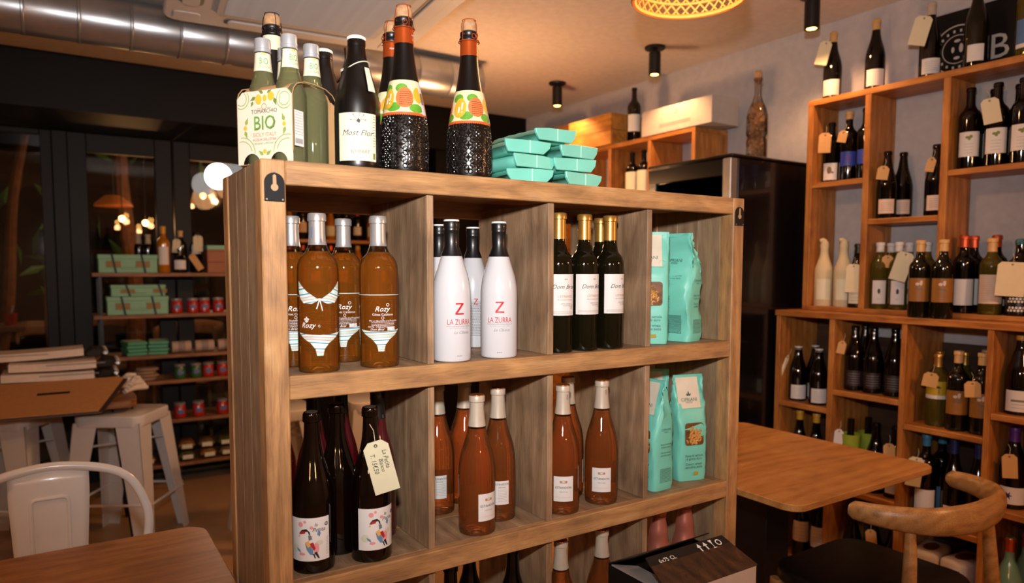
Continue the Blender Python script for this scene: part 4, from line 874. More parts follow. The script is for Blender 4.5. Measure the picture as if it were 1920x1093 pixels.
def k_gen(shape, h, r, glass, cap, ch, lab, lz, lw, deco=None):
    def f():
        p = (bord if shape == 'o' else burg)(h, r, (.62 if shape == 'o' else .43))
        parts = [('glass_body', lathe(p, 28), glass, [])]
        if cap: parts.append(('capsule', lathe(cut(p, h-ch, h-.001, .0009)+[(.0005, h+.0006)], 20, 'capsule'), cap, []))
        if lab:
            z0, z1 = lz; sub = []
            if deco == 'lines': sub = [('small_print', decal(p, small(-lw*.33, lw*.33, z1-.014, z0+.012, 5, .0014), .0011), inkGr)]
            elif deco == 'leaf': sub = [('vine_print', decal(p, polys([circ(-.006, z1-.020, .007, 9, .005), circ(.005, z1-.018, .006, 9, .006), circ(.0, z1-.026, .005, 8)]), .0011), inkOl), ('small_print', decal(p, small(-.015, .015, z1-.045, z0+.012, 4, .0012), .0011), inkGr)]
            elif deco == 'dot': sub = [('emblem', decal(p, polys([circ(0, (z0+z1)/2+.004, .0052, 12, .011)]), .0011), ink), ('small_print', decal(p, small(-.006, .006, z0+.022, z0+.018, 2, .0012), .0011), inkGr)]
            elif deco == 'horse': sub = [('figure_print', decal(p, polys([circ(-.006, z1-.022, .007, 9, .006), circ(.006, z1-.018, .005, 9, .010), circ(.008, z1-.012, .0035, 8)]), .0011), pbr('figure_pale', 'c9b8ac', .5)), ('sash_print', decal(p, polys([[(-.012, z1-.038), (.0, z1-.044), (.013, z1-.046), (.013, z1-.041), (.0, z1-.039), (-.012, z1-.034)]]), .0011), pbr('sash_grey', '5e5a62', .5))]
            elif deco == 'face': sub = [('portrait_print', decal(p, polys([circ(-.003, (z0+z1)/2+.006, .010, 14, .016), circ(.010, (z0+z1)/2-.004, .006, 10, .004)]), .0011), pbr('ink_sepia', '6b5a42', .6))]
            elif deco == 'palm': sub = [('palm_print', decal(p, polys([circ(.004, z1-.024, .009, 9, .003), circ(.002, z1-.019, .007, 9, .002), [(.003, z1-.022), (.005, z1-.022), (.006, z0+.02), (.004, z0+.02)]]), .0011), pbr('ink_dk_green', '2d3318', .6)), ('white_band', decal(p, polys([[(-lw/2, z0), (lw/2, z0), (lw/2, z0+.014), (-lw/2, z0+.014)]]), .0010), paper)]
            elif deco == 'blue': sub = [('stripe_print', decal(p, bars([(-.012, .012, z1-.018-i*.008, .003) for i in range(4)]), .0011), pbr('ink_violet', '7a3f96', .6))]
            elif deco == 'text': sub = [('lettering', decal(p, bars([(-.022+i*.0042, -.0192+i*.0042, z0+.034, .0075) for i in range(10)]), .0011), ink), ('small_print', decal(p, small(-.02, .02, z0+.024, z0+.012, 2, .0015), .0011), inkGr)]
            elif deco == 'star': sub = [('star_print', decal(p, polys([[(-.012+(.014 if i % 2 == 0 else .006)*cos(i*pi/6), (z0+z1)/2+(.016 if i % 2 == 0 else .006)*sin(i*pi/6)) for i in range(12)]]), .0011), pbr('ink_plum', '3a2450', .6))]
            elif deco == 'spots': sub = [('spot', decal(p, polys([circ(-.032+i*.0105+(.005 if j % 2 else 0), z0+.008+j*.0098+(.012 if j > 1 else 0), .0043, 10)]), .0011), paper) for j in range(4) for i in range(7)]
            elif deco == 'sketch': sub = [('sketch_print', decal(p, small(-lw*.42, lw*.42, z1-.008, z0+.008, 14, .0008), .0011), inkGr)]
            elif deco == 'bottle': sub = [('bottle_print', decal(p, polys([[(-.007, z0+.018), (.007, z0+.018), (.007, z0+.048), (.003, z0+.058), (.003, z0+.068), (-.003, z0+.068), (-.003, z0+.058), (-.007, z0+.048)]]), .0011), paper), ('white_band', decal(p, polys([[(-lw/2, z0), (lw/2, z0), (lw/2, z0+.014), (-lw/2, z0+.014)]]), .0010), paper)]
            parts.append(('label', patch(p, -lw/2, lw/2, z0, z1, .0006), lab, sub))
        return parts
    return kind(('gen', shape, h, r, glass.name, cap.name if cap else '', ch, lab.name if lab else '', lz, lw, deco), f)
ochre = pbr('label_ochre', '8a5a1c', .5); blueL = pbr('label_blue', '2b3f9c', .5); yelL = pbr('label_yellow', 'b59a1e', .5); skyL = pbr('label_sky', '4a6fa0', .5); peach = pbr('paper_peach', 'd8bda8', .6)
def WB(spec, label, x, y, z, deg=0, group='wine bottles on the wall shelves'):
    return bottle(k_gen(*spec), label, x, y, z+.0003, face(x, y, deg), group)
Bu, Bo = 'u', 'o'
wl = (Bu, .295, .0385, gDark, tanC, .045, paper, (.018, .085), .075, None)
WB(wl, 'dark bottle with plain white label, first on top of the wall shelf', 2.60, .640, 2.113, -10)
WB(wl, 'dark bottle with plain white label and tan capsule, second on the wall shelf top', 2.60, .448, 2.113, 5)
WB((Bu, .295, .0385, gDark, foilG, .05, paper, (.016, .075), .07, 'lines'), 'dark bottle with white capsule, tagged, in front of the black sign', 2.60, .228, 2.113, 10)
WB((Bu, .330, .0395, gOlive, navyC, .05, paper, (.020, .080), .055, None), 'olive bottle with slanted white label in front of the black sign', 2.58, .055, 2.113, 0)
WB((Bo, .300, .0400, yelW, None, 0, skyL, (.028, .125), .085, 'bottle'), 'pale wine bottle with blue bottle picture label, top right corner', 2.58, -.114, 2.113, 0)
WB((Bo, .265, .0375, gDark, None, 0, paper, (.012, .085), .06, 'face'), 'dark bottle with portrait label and tag, upper left compartment', 2.60, .632, 1.752, -6)
WB((Bo, .300, .0370, gDark, tanC, .035, blueL, (.065, .125), .07, 'blue'), 'dark bottle with blue label, right of the portrait label bottle', 2.60, .552, 1.752, 0)
WB((Bo, .300, .0370, gDark, None, 0, blueL, (.065, .125), .07, 'blue'), 'dark bottle with blue label cut by the upright', 2.60, .476, 1.752, 0)
sl = (Bu, .275, .0385, gDark, None, 0, peach, (.020, .078), .062, 'lines')
for x, y, lab in ((2.58, .366, 'dark bottle with slanted cream label, front left in the middle compartment'), (2.66, .345, 'dark bottle with slanted cream label, behind and right of the tagged one'), (2.655, .205, 'dark bottle with cream label, behind at right in the middle compartment'), (2.58, .174, 'dark bottle with cream label and orange tag beside the upright')): WB(sl, lab, x, y, 1.58, 0)
vl = (Bo, .300, .0375, gDark, None, 0, paper, (.045, .135), .072, 'leaf')
for x, y, lab in ((2.58, .062, 'dark bottle with green vine label, leftmost of the upper right group'), (2.668, .020, 'dark bottle hidden behind the first two vine label bottles'), (2.58, -.028, 'dark bottle with green vine label and cream tag'), (2.668, -.062, 'dark bottle behind the tagged vine label bottle'), (2.58, -.110, 'dark bottle with green vine label cut by the picture edge')): WB(vl, lab, x, y, 1.745, 0)
# wrapped pair
def k_wrap():
    pr = [(.0005, 0), (.037, 0), (.039, .004), (.039, .15), (.0365, .17), (.026, .20), (.019, .225), (.017, .25), (.019, .27), (.016, .287), (.0005, .29)]
    p2 = [(0.0005, 0)]*3+pr
    return [('tissue', lathe(pr, 14), pbr('tissue', 'cfbf9a', .7, var=.05, bump=.5, bs=50), [('twist', G().tube([(0, 0, .285), (-.008, -.004, .292), (-.02, -.006, .290)], [.014, .011, .008], 7).mesh('twist', True), pbr('tissue', '')), ('label', patch(p2, -.03, .03, .03, .12, .001), cream)])]
for x, y, lab in ((2.585, .640, 'bottle wrapped in cream tissue, left of the pair on the counter'), (2.60, .556, 'bottle wrapped in cream tissue, right of the pair on the counter')): bottle(kind('wrapb', k_wrap), lab, x, y, 1.2097, face(x, y), 'tissue wrapped bottles')
WB((Bu, .272, .0375, gBrown, blackC, .04, cream, (.018, .098), .075, 'lines'), 'dark bottle with cream label and tag, right of the wrapped pair', 2.575, .475, 1.2095, 0)
dt = (Bo, .275, .0350, yelW, paper, .04, paper, (.022, .118), .052, 'dot')
for x, y, lab in ((2.565, .374, 'white wine bottle with black drop label, left of the pair'), (2.570, .300, 'white wine bottle with black drop label, right of the pair'), (2.66, .382, 'white capped bottle behind the left drop label bottle'), (2.66, .306, 'white capped bottle behind the right drop label bottle'), (2.655, .232, 'white capped bottle deepest beside the upright')): WB(dt, lab, x, y, 1.2095, 0)
hs = (Bo, .295, .0375, gOlive, tanC, .045, ochre, (.062, .150), .082, 'horse')
WB(hs, 'olive bottle with ochre figure label, left at the counter edge', 2.468, .163, 1.19, 0); WB(hs, 'olive bottle with ochre figure label, right at the counter edge', 2.468, .079, 1.19, 0)
rc = (Bo, .292, .0370, gDark, rust, .045, paper, (.030, .128), .070, None)
for x, y, lab in ((2.575, .058, 'dark bottle with copper capsule and blank white label on the counter'), (2.655, .060, 'copper capped bottle hidden behind the first copper capped one'), (2.65, -.020, 'copper capped bottle at the back, right of the other two')): WB(rc, lab, x, y, 1.2095, 8)
WB((Bo, .278, .0385, yelW, tanC, .05, peach, (.040, .145), .085, 'sketch'), 'pale wine bottle with sketched cream label on the counter', 2.562, -.042, 1.2095, 0)
for x, y, lab in ((2.645, -.098, 'black bottle with teal cap behind the dotted one'), (2.562, -.134, 'black bottle with white dotted label at the right edge')): WB((Bo, .272, .0400, gDark, tealC, .02, blackC, (.012, .075), .11, 'spots'), lab, x, y, 1.2095, 0)
# lower compartments
bw = (Bu, .245, .0385, gDark, paper, .014, paper, (.010, .072), .07, 'lines')
for x, y, lab in ((2.50, .695, 'dark bottle with white label and tag, far left cabinet compartment'), (2.60, .678, 'dark bottle with white cap in the shade of the far left compartment'), (2.485, .583, 'dark bottle with white label, right in the far left compartment')): WB(bw, lab, x, y, .783, 8)
dk = (Bu, .270, .0385, gDark, None, 0, pbr('label_night', '231518', .5), (.020, .085), .07, 'lines')
for x, y, lab in ((2.50, .430, 'black bottle with dark label and tag, second compartment, left'), (2.60, .445, 'black bottle behind, second compartment'), (2.50, .350, 'black bottle with dark red spot label, second compartment, middle'), (2.50, .262, 'black bottle with dark red spot label, second compartment, right')): WB(dk, lab, x, y, .868, 0)
ym = (Bo, .275, .0375, yelW, gold, .05, yelL, (.105, .172), .10, 'palm')
for x, y, lab in ((2.595, .138, 'white wine with yellow palm label, left rear in the third compartment'), (2.505, .098, 'white wine with yellow palm label and tag, front left'), (2.655, .072, 'gold capped bottle at the back of the third compartment')): WB(ym, lab, x, y, .78, 0)
for x, y, lab in ((2.485, .018, 'olive bottle with ochre figure label inside the third compartment, left'), (2.60, -.025, 'olive bottle with gold cap behind the ochre labels'), (2.490, -.0605, 'olive bottle with ochre figure label and tag, third compartment, right')): WB(hs, lab, x, y, .78, 0)
WB((Bu, .275, .0440, gDark, yellowC, .018, paper, (.012, .085), .085, 'text'), 'big dark bottle with printed white label, fourth compartment', 2.505, -.172, .872, 0)
yc = (Bu, .315, .0385, gDark, yellowC, .042, paper, (.02, .08), .07, 'lines')
for x, y, lab in ((2.515, .688, 'yellow capped dark bottle above the oak table, leftmost'), (2.515, .605, 'yellow capped dark bottle above the oak table, middle'), (2.60, .555, 'yellow capped dark bottle above the oak table, behind at right')): WB(yc, lab, x, y, .42, 0)
gc = (Bu, .285, .0385, gDark, None, 0, paper, (.02, .08), .07, 'lines')
for x, y, lab in ((2.50, .325, 'dark bottle right of the green wrapped ones'), (2.50, .245, 'dark bottle with kraft tag beside the upright, second column')): WB(gc, lab, x, y, .46, 0)
def k_green():
    pr = [(.0005, 0), (.034, 0), (.036, .01), (.039, .16), (.043, .22), (.041, .221), (.034, .19), (.02, .20), (.0142, .22), (.014, .285), (.0005, .286)]
    return [('wrapping', lathe(pr[:7], 16), pbr('wrap_lime', '8fa02c', .6), []), ('glass_body', lathe([(.0005, .1), (.03, .12)]+pr[6:], 16), gOlive, [])]
for x, y, lab in ((2.495, .432, 'bottle wrapped in lime green paper, left one with white tag'), (2.58, .405, 'bottle wrapped in lime green paper, right one')): bottle(kind('green', k_green), lab, x, y, .4603, 0, 'lime wrapped bottles')
WB((Bo, .320, .0385, gDark, blueC, .045, paper, (.02, .11), .08, None), 'dark bottle with light blue cap and cream tag by the oak table corner', 2.50, .125, .42, 0)
WB((Bo, .320, .0385, gDark, blueC, .045, pbr('label_denim', '4d7391', .5), (.02, .11), .08, None), 'dark bottle with light blue cap, behind the tagged one', 2.59, .110, .42, 30)
for x, y, lab in ((2.51, .030, 'dark bottle with navy neck band above the curved chair back, left'), (2.51, -.055, 'dark bottle with navy neck band above the curved chair back, right')): WB((Bu, .325, .0385, gDark, navyC, .06, peach, (.02, .07), .06, None), lab, x, y, .42, 0)
WB((Bu, .285, .0420, gDark, purpleC, .05, paper, (.018, .078), .085, 'star'), 'dark bottle with purple capsule and violet star label', 2.51, -.165, .537, 0)
rl = (Bu, .30, .0385, gDark, None, 0, peach, (.075, .165), .08, 'lines')
for x, y, lab in ((2.50, .655, 'dark bottle with cream label under the oak table, left'), (2.50, .565, 'dark bottle with cream label under the oak table, right')): WB(rl, lab, x, y, .075, 0)
for x, y, lab in ((2.50, .410, 'dark bottle with rounded cream label behind the black seat, left'), (2.50, .320, 'dark bottle with rounded cream label and tag behind the black seat'), (2.51, .240, 'dark bottle in shade behind the chair leg')): WB((Bu, .30, .0400, gDark, paper, .012, peach, (.06, .115), .075, None), lab, x, y, .075, 0)
for x, y, lab in ((2.50, -.172, 'celadon green bottle with copper capsule, bottom right corner'), (2.59, -.190, 'celadon green bottle behind the first, bottom right corner')): WB((Bu, .33, .0460, gGreen, copper, .05, None, (0, 0), 0, None), lab, x, y, .10, 0)
# white packets on the low board
for i, (x, y, rz, lab) in enumerate(((2.53, .105, .15, 'white paper packet with brown print, left on the low board'), (2.535, -.015, -.1, 'white paper packet with brown print, right on the low board'))):
    t = thing('paper_packet', lab, 'packet', (x, y, .2003), rz, 'white paper packets')
    put('wrapper', G().box(-.085, .085, -.05, .05, 0, .095).mesh('wrapper', True, .018, 3, 70), pbr('packet_white', 'cfc6c2', .5, bump=.4, bs=40), t)
    put('picture', flat(*polys([circ(0, 0, .05, 16, .026)]), lambda u, v: (u, v, .0955)), pbr('packet_brown', '6b4524', .6), t)
    put('small_print', flat(*small(-.03, .03, .06, .045, 2, .004), lambda u, v: (-.0856, u, v)), ink, t)
# tags
tg = 'price tags on strings'
for lab, x, y, z, tilt, mat, w_, h in (
    ('cream tag on the first bottle of the wall shelf top', 2.545, .636, 2.360, 14, tagW, .05, .10), ('cream tag hiding the neck of the bottle beside the sign', 2.540, .222, 2.345, 14, tagW, .06, .11),
    ('yellow tag over the portrait label bottle', 2.535, .622, 1.965, 2, tagY, .05, .085), ('orange tag on the blue label bottle', 2.535, .535, 1.962, 12, tagY, .035, .05), ('orange tag on the left slanted label bottle', 2.525, .350, 1.79, 8, tagY, .042, .055), ('orange tag on the bottle beside the upright', 2.52, .160, 1.80, 12, tagY, .03, .055),
    ('cream tag on the vine label bottle', 2.53, -.020, 1.985, -10, tagW, .055, .09), ('cream tag on the bottle beside the wrapped pair', 2.53, .466, 1.395, 2, tagW, .055, .12), ('orange tag behind the drop label bottles', 2.555, .335, 1.43, 6, tagY, .042, .05), ('cream tag leaning between drop label and ochre label bottles', 2.515, .240, 1.44, 16, tagW, .06, .115), ('large cream tag over the dotted label', 2.505, -.132, 1.40, 3, tagW, .085, .12),
    ('long cream tag hanging aslant in the far left compartment', 2.455, .716, .985, 18, tagW, .014, .10), ('kraft tag in the second compartment', 2.448, .452, 1.075, 10, tagY, .032, .055), ('kraft tag over the yellow palm label', 2.46, .098, .985, 10, tagY, .05, .055), ('kraft tag over the right ochre label', 2.436, -.052, .975, -4, tagY, .05, .058),
    ('cream tag hanging over the oak table corner', 2.446, .132, .655, 6, tagW, .052, .115), ('kraft tag on the violet star bottle', 2.455, -.172, .735, -4, tagY, .045, .085), ('white tag on the lime wrapped bottle', 2.45, .455, .70, 4, paper, .035, .075), ('kraft tag beside the second column upright', 2.445, .240, .685, -2, tagY, .042, .065), ('kraft tag on the rounded label bottle', 2.45, .305, .315, -6, tagY, .04, .08)):
    price_tag(lab, (x, y, z), radians(-62), radians(tilt), mat, None, w_, h, 0, .03, tg)

# ---- black sign leaning on the wall
sg = thing('shop_sign', 'black sign with round white emblem standing on the wall shelf', 'sign', (2.694, 0, 2.1135))
put('sign_board', G().box(-.008, .008, -.60, .265, 0, .265).mesh('sign_board', bevel=.002), blackW, sg)
f2 = lambda u, v: (-.0086, -u, v)
put('emblem', flat(*join2(ringp(-.17, .118, .088, .0045, 36), ringp(-.17, .118, .052, .003, 30), polys([circ(-.155, .12, .008, 8, .018), circ(-.185, .118, .006, 8, .012), circ(-.17, .15, .012, 8, .006), circ(-.17, .085, .012, 8, .006)]), *[polys([[(-.17+.070*cos(a)-.004, .118+.070*sin(a)-.005), (-.17+.070*cos(a)+.004, .118+.070*sin(a)-.005), (-.17+.070*cos(a)+.004, .118+.070*sin(a)+.005), (-.17+.070*cos(a)-.004, .118+.070*sin(a)+.005)]]) for a in [i*pi/9 for i in range(18)]]), f2), pbr('sign_white', 'b9b2ac', .6), sg)
put('lettering', write([('B', -.022, .050, .13), ('I', .036, .050, .13)], f2), pbr('sign_white', ''), sg)

# ---- wine fridge with the cork filled bottle on it
fr = thing('wine_fridge', 'tall black wine fridge with glass door and steel edge', 'fridge', (2.12, .78, 0))
fx, fy, fz = .58, .50, 1.85; bk = pbr('fridge_black', '0b090a', .25, coat=.4)
board('side_panel', .045, fx, 0, .03, .05, fz, bk, fr, .004); board('side_panel', .045, fx, fy-.03, fy, .05, fz, bk, fr, .004)
board('back_panel', fx-.03, fx, .03, fy-.03, .05, fz, bk, fr, .002); board('top_panel', .03, fx, .03, fy-.03, fz-.04, fz, bk, fr, .002); board('base', .045, fx-.03, .03, fy-.03, .0, .12, bk, fr, .002)
board('lid', .0, fx+.0, -.004, fy+.004, fz+.0005, fz+.014, bk, fr, .004)
dr = board('door', .0, .04, .045, fy, .10, .17, bk, fr, .003); board('door_rail', .0, .04, .045, fy, fz-.075, fz-.004, bk, fr, .003); board('door_stile', .0, .04, fy-.05, fy, .17, fz-.075, bk, fr, .003)
board('steel_edge', -.004, .04, .0, .044, .10, fz-.004, pbr('steel', 'a8a29c', .35, .7), fr, .003, label='brushed steel door edge')
board('pane', .012, .02, .045, fy-.05, .17, fz-.075, clear('smoked_glass', '6a6663', 1.5, .97), fr, 0)
for i in range(5): board('rack', .06, fx-.05, .035, fy-.035, .35+i*.32, .362+i*.32, pineX, fr, .001)
for i, (y, lab) in enumerate(((.12, 'lying bottle with red foil in the fridge, right'), (.20, 'lying bottle with red foil in the fridge, middle'), (.28, 'lying bottle with red foil in the fridge, left'))):
    b_ = bottle(k_gen(Bu, .30, .037, gDark, rust, .05, None, (0, 0), 0, None), lab, 2.12+.385, .78+y, 1.643+.0385, 0, 'bottles lying in the fridge'); b_.rotation_euler = (0, radians(-90), 0)
ck = thing('cork_bottle', 'tall clear glass bottle full of corks standing on the fridge', 'glass bottle', (2.40, .875, fz+.0148))
pr = [(.0005, .006), (.040, 0), (.046, .006), (.046, .09), (.040, .105), (.047, .12), (.047, .20), (.038, .235), (.024, .265), (.015, .30), (.015, .355), (.019, .358), (.019, .368), (.014, .37)]
put('glass_body', lathe(pr, 28), clearG, ck); put('stopper', lathe([(.0005, .345), (.013, .345), (.016, .372), (.018, .395), (.012, .402), (.0005, .403)], 16, 'stopper'), corkM, ck)
cm = G().lathe([(.0005, -.011), (.0095, -.0105), (.0095, .0105), (.0005, .011)], 8).mesh('cork', True); rr = random.Random(3)
for i in range(46):
    zz = .018+.0052*i; a = i*2.4; q = .026 if zz < .215 else .012
    put('cork', cm, corkM, ck, (q*cos(a)*(.4+.6*(i % 3)/2), q*sin(a)*(.4+.6*(i % 3)/2), zz), (rr.uniform(0, 3), rr.uniform(0, 3), 0))

# ---- crate shelf farther back on the right wall
cs = thing('crate_shelf', 'open orange pine shelf against the back of the right wall', 'shelf')
c0, c1 = 1.30, 2.30
board('top_board', 2.46, XW-.002, c0, c1, 2.075, 2.10, pineY, cs)
for y in (c0, 1.62, 1.95, c1-.024): board('upright', 2.46, XW-.002, y, y+.024, 0, 2.075, pineZ, cs)
for z in (1.76, 1.40, 1.04, .68, .32, .05):
    for a, b in ((c0+.024, 1.62), (1.644, 1.95), (1.974, c1-.024)): board('shelf_board', 2.462, XW-.002, a, b, z-.022, z, pineY, cs)
def crate(loc, dx, dy, dz, lab, mat=crateW):
    t = thing('wooden_crate', lab, 'crate', loc, 0, 'wooden wine crates')
    n_ = 2
    for k in range(n_):
        a = k*dz/n_; board('slat', 0, .012, 0, dy, a+.001, a+dz/n_-.001, mat, t, .001); board('slat', dx-.012, dx, 0, dy, a+.001, a+dz/n_-.001, mat, t, .001)
        board('end_board', .012, dx-.012, 0, .012, a+.001, a+dz/n_-.001, mat, t, .001); board('end_board', .012, dx-.012, dy-.012, dy, a+.001, a+dz/n_-.001, mat, t, .001)
    board('lid', 0, dx, 0, dy, dz, dz+.010, mat, t, .001); board('bottom', .012, dx-.012, .012, dy-.012, .001, .010, mat, t, .001)
crate((2.44, 1.93, 2.1003), .26, .40, .17, 'light wooden wine crate on the crate shelf, right one'); crate((2.47, 2.40, 1.95), .22, .36, .33, 'darker wooden wine crate farthest back', pineY)
crate((2.47, 2.40, 1.70), .22, .36, .238, 'wooden wine crate under the farthest one', pineY)
for z in (1.30, .9, .5, .1): crate((2.47, 2.40, z), .22, .34, .388, 'wooden wine crate stacked beneath, %s' % {1.30: 'third down', .9: 'fourth down', .5: 'fifth down', .1: 'at the bottom'}[z], pineY)
board('plinth', 2.47, 2.69, 2.40, 2.76, 0, .0995, pineY, tag(thing('crate_plinth', 'low wooden plinth under the crate stack', 'plinth'), None), .002)
cb = thing('carton_box', 'long white carton with small print on the crate shelf', 'box', (2.455, 1.19, 2.1003))
put('carton', G().box(0, .20, 0, .50, 0, .135).mesh('carton', bevel=.002), pbr('carton_white', 'bcb2aa', .7), cb); put('lettering', flat(*small(-.36, -.14, .040, .030, 2, .006), lambda u, v: (-.0006, -u, v)), inkGr, cb); put('emblem', flat(*ringp(-.24, .095, .008, .003, 12), lambda u, v: (-.0006, -u, v)), inkR, cb)
WB((Bo, .298, .0385, gDark, None, 0, paper, (.05, .145), .08, None), 'dark bottle with white label standing beside the light crate', 2.50, 1.80, 2.10, 0)
for y, lab in ((1.745, 'bottle with cream wrapper in the crate shelf, right of two'), (1.84, 'bottle with cream wrapper in the crate shelf, left of two')): WB((Bo, .285, .0385, gDark, None, 0, cream, (.01, .17), .12, None), lab, 2.53, y, 1.76, 0)

# ================================================================== tables and chairs in front
def table(name, lab, x0, x1, y0, y1, z, th, mat, cr, col=.05, cxy=None):
    t = thing(name, lab, 'table')
    put('table_top', G().prism(rrect(x1-x0, y1-y0, cr, 8, (x0+x1)/2, (y0+y1)/2), z-th, z, lambda u, d_, v: (u, v, d_)).mesh('table_top', False, .002), mat, t)
    cx, cy = cxy or ((x0+x1)/2, (y0+y1)/2)
    board('column', cx-col, cx+col, cy-col, cy+col, .012, z-th-.012, blackM, t, .003); board('base_plate', cx-.22, cx+.22, cy-.22, cy+.22, 0, .012, blackM, t, .003); board('top_plate', cx-.15, cx+.15, cy-.15, cy+.15, z-th-.012, z-th, blackM, t, .002)
table('walnut_table', 'walnut table with rounded corner in the left foreground', -.77, -.012, -.14, .612, .736, .024, walX, .055)
table('oak_table', 'orange oak table behind the shelf at right', 1.335, 2.072, -.122, .665, .740, .020, oakX, .05, .062, (1.715, .27))

def loft(pts, rw, rv, n=14):
    pts = [Vector(p) for p in pts]; m = len(pts); v = []; f = []
    for i, p in enumerate(pts):
        t = (pts[min(m-1, i+1)]-pts[max(0, i-1)]).normalized(); s_ = t.cross(Vector((0, 0, 1))).normalized(); u = s_.cross(t)
        for k in range(n):
            a = 2*pi*k/n; v.append(p+s_*(rw[i]*cos(a))+u*(rv[i]*sin(a)))
    for i in range(m-1):
        for k in range(n): l = (k+1) % n; f.append((i*n+k, i*n+l, (i+1)*n+l, (i+1)*n+k))
    f += [tuple(range(n)), tuple((m-1)*n+k for k in range(n))]
    return G().add(v, f)
ch = thing('elbow_chair', 'wooden chair with curved back and black seat at the oak table', 'chair', (1.745, -.15, 0))
ap = spline([(-.268, -.035, .728), (-.245, -.120, .728), (-.185, -.200, .727), (-.095, -.240, .727), (0, -.250, .727), (.095, -.240, .727), (.185, -.200, .727), (.245, -.120, .728), (.262, -.035, .728)], 5)
m_ = len(ap)-1; tt = [abs(2*i/m_-1) for i in range(m_+1)]
put('armrest', loft(ap, [.017+.005*t if i not in (0, m_) else .015 for i, t in enumerate(tt)], [(.043-.019*t**1.5) if i not in (0, m_) else .016 for i, t in enumerate(tt)]).mesh('armrest', True, ang=50), oakC, ch)
for sx in (-1, 1):
    put('leg', G().tube([(sx*.205, -.165, .700), (sx*.215, -.172, .62), (sx*.235, -.182, .45), (sx*.255, -.20, .2), (sx*.27, -.215, 0)], [.0125, .0165, .0205, .0165, .011], 14).mesh('leg', True), oakZ if False else oakC, ch)
    put('leg', G().tube([(sx*.215, .225, .425), (sx*.225, .232, .22), (sx*.235, .24, 0)], [.018, .017, .011], 14).mesh('leg', True), oakC, ch)
    put('seat_rail', G().tube([(sx*.228, -.17, .405), (sx*.212, .222, .405)], .014, 10).mesh('seat_rail', True), oakC, ch)
for y in (-.165, .22): put('seat_rail', G().tube([(-.22, y, .405), (.22, y, .405)], .014, 10).mesh('seat_rail', True), oakC, ch)
put('seat', G().prism(rrect(.45, .42, .09, 6, 0, .05), .418, .462, lambda u, d_, v: (u, v, d_)).mesh('seat', True, .014, 3, 50), leather, ch)

tc = thing('metal_chair', 'white enamelled metal chair with curved back behind the walnut table', 'chair', (-.336, .82, 0))
arcp = spline([(-.185, .150, .43), (-.232, .172, .60), (-.228, .182, .70), (-.165, .190, .795), (0, .193, .832), (.165, .190, .795), (.228, .182, .70), (.232, .172, .60), (.185, .150, .43)], 6)
put('back_tube', G().tube(arcp, .0125, 12).mesh('back_tube', True), whiteEn, tc)
sp = G()
def spl(z): return .093 if z > .75 else .076+.017*(z-.45)/.30
v = []; f = []; rows = 14; cols = 12
for j in range(rows+1):
    z = .45+.365*j/rows; hwid = spl(z); yb = .165+.03*(z-.45)/.37
    for i in range(cols+1):
        u = -1+2*i/cols; zz = z+(.012*(1-u*u) if j == rows else 0); e = 0
        v.append((u*hwid, yb-.006*(1-u*u)-e, zz))
for j in range(rows):
    for i in range(cols): a = j*(cols+1)+i; f.append((a, a+1, a+cols+2, a+cols+1))
me = sp.add(v, f).mesh('splat', True, ang=80); o = put('splat', me, whiteEn, tc); so = o.modifiers.new('sheet', 'SOLIDIFY'); so.thickness = .0025
yb_ = lambda z, u: .165+.03*(z-.45)/.37-.006*(1-(u/.09)**2)-.0065
rp = [(-.042, .46), (-.043, .735)]+[(-.043+.014-.014*cos(radians(a)), .735+.014*sin(radians(a))) for a in (30, 60, 90)]+[(.029+.014*sin(radians(a)), .735+.014*cos(radians(a))) for a in (0, 30, 60, 90)]+[(.042, .46)]
put('pressed_rib', G().tube([(u, yb_(z, u)+.0035, z) for u, z in rp], .0055, 8).mesh('pressed_rib', True), whiteEn, tc)
put('seat', G().prism(rrect(.36, .35, .06, 6, 0, .0), .435, .452, lambda u, d_, v: (u, v, d_)).mesh('seat', True, .006, 2, 50), whiteEn, tc)
def leg_l(top, bot, w0, w1, th=.004):
    """sheet metal leg of angle section, corner pointing outward"""
    tx, ty, tz = top; bx, by, bz = bot; sx = 1 if bx > 0 else -1; sy = 1 if by > 0 else -1; g = G()
    for (ax, ay) in ((1, 0), (0, 1)):
        va = []
        for (x, y, z), w_ in ((top, w0), (bot, w1)):
            for q in (0, 1):
                for t_ in (0, 1): va.append((x-sx*(ax*w_*q+(0 if ax else th*t_)), y-sy*(ay*w_*q+(0 if ay else th*t_)), z))
        g.add(va, [(0, 1, 5, 4), (2, 6, 7, 3), (0, 4, 6, 2), (1, 3, 7, 5), (0, 2, 3, 1), (4, 5, 7, 6)])
    return g
for sx in (-1, 1):
    for sy in (-1, 1): put('leg', leg_l((sx*.175, sy*.17, .44), (sx*.215, sy*.21, 0), .055, .032).mesh('leg'), whiteEn, tc)
put('brace', G().tube([(-.19, -.18, .25), (.19, .18, .25)], .006, 6).mesh('brace'), whiteEn, tc); put('brace', G().tube([(.19, -.18, .262), (-.19, .18, .262)], .006, 6).mesh('brace'), whiteEn, tc)

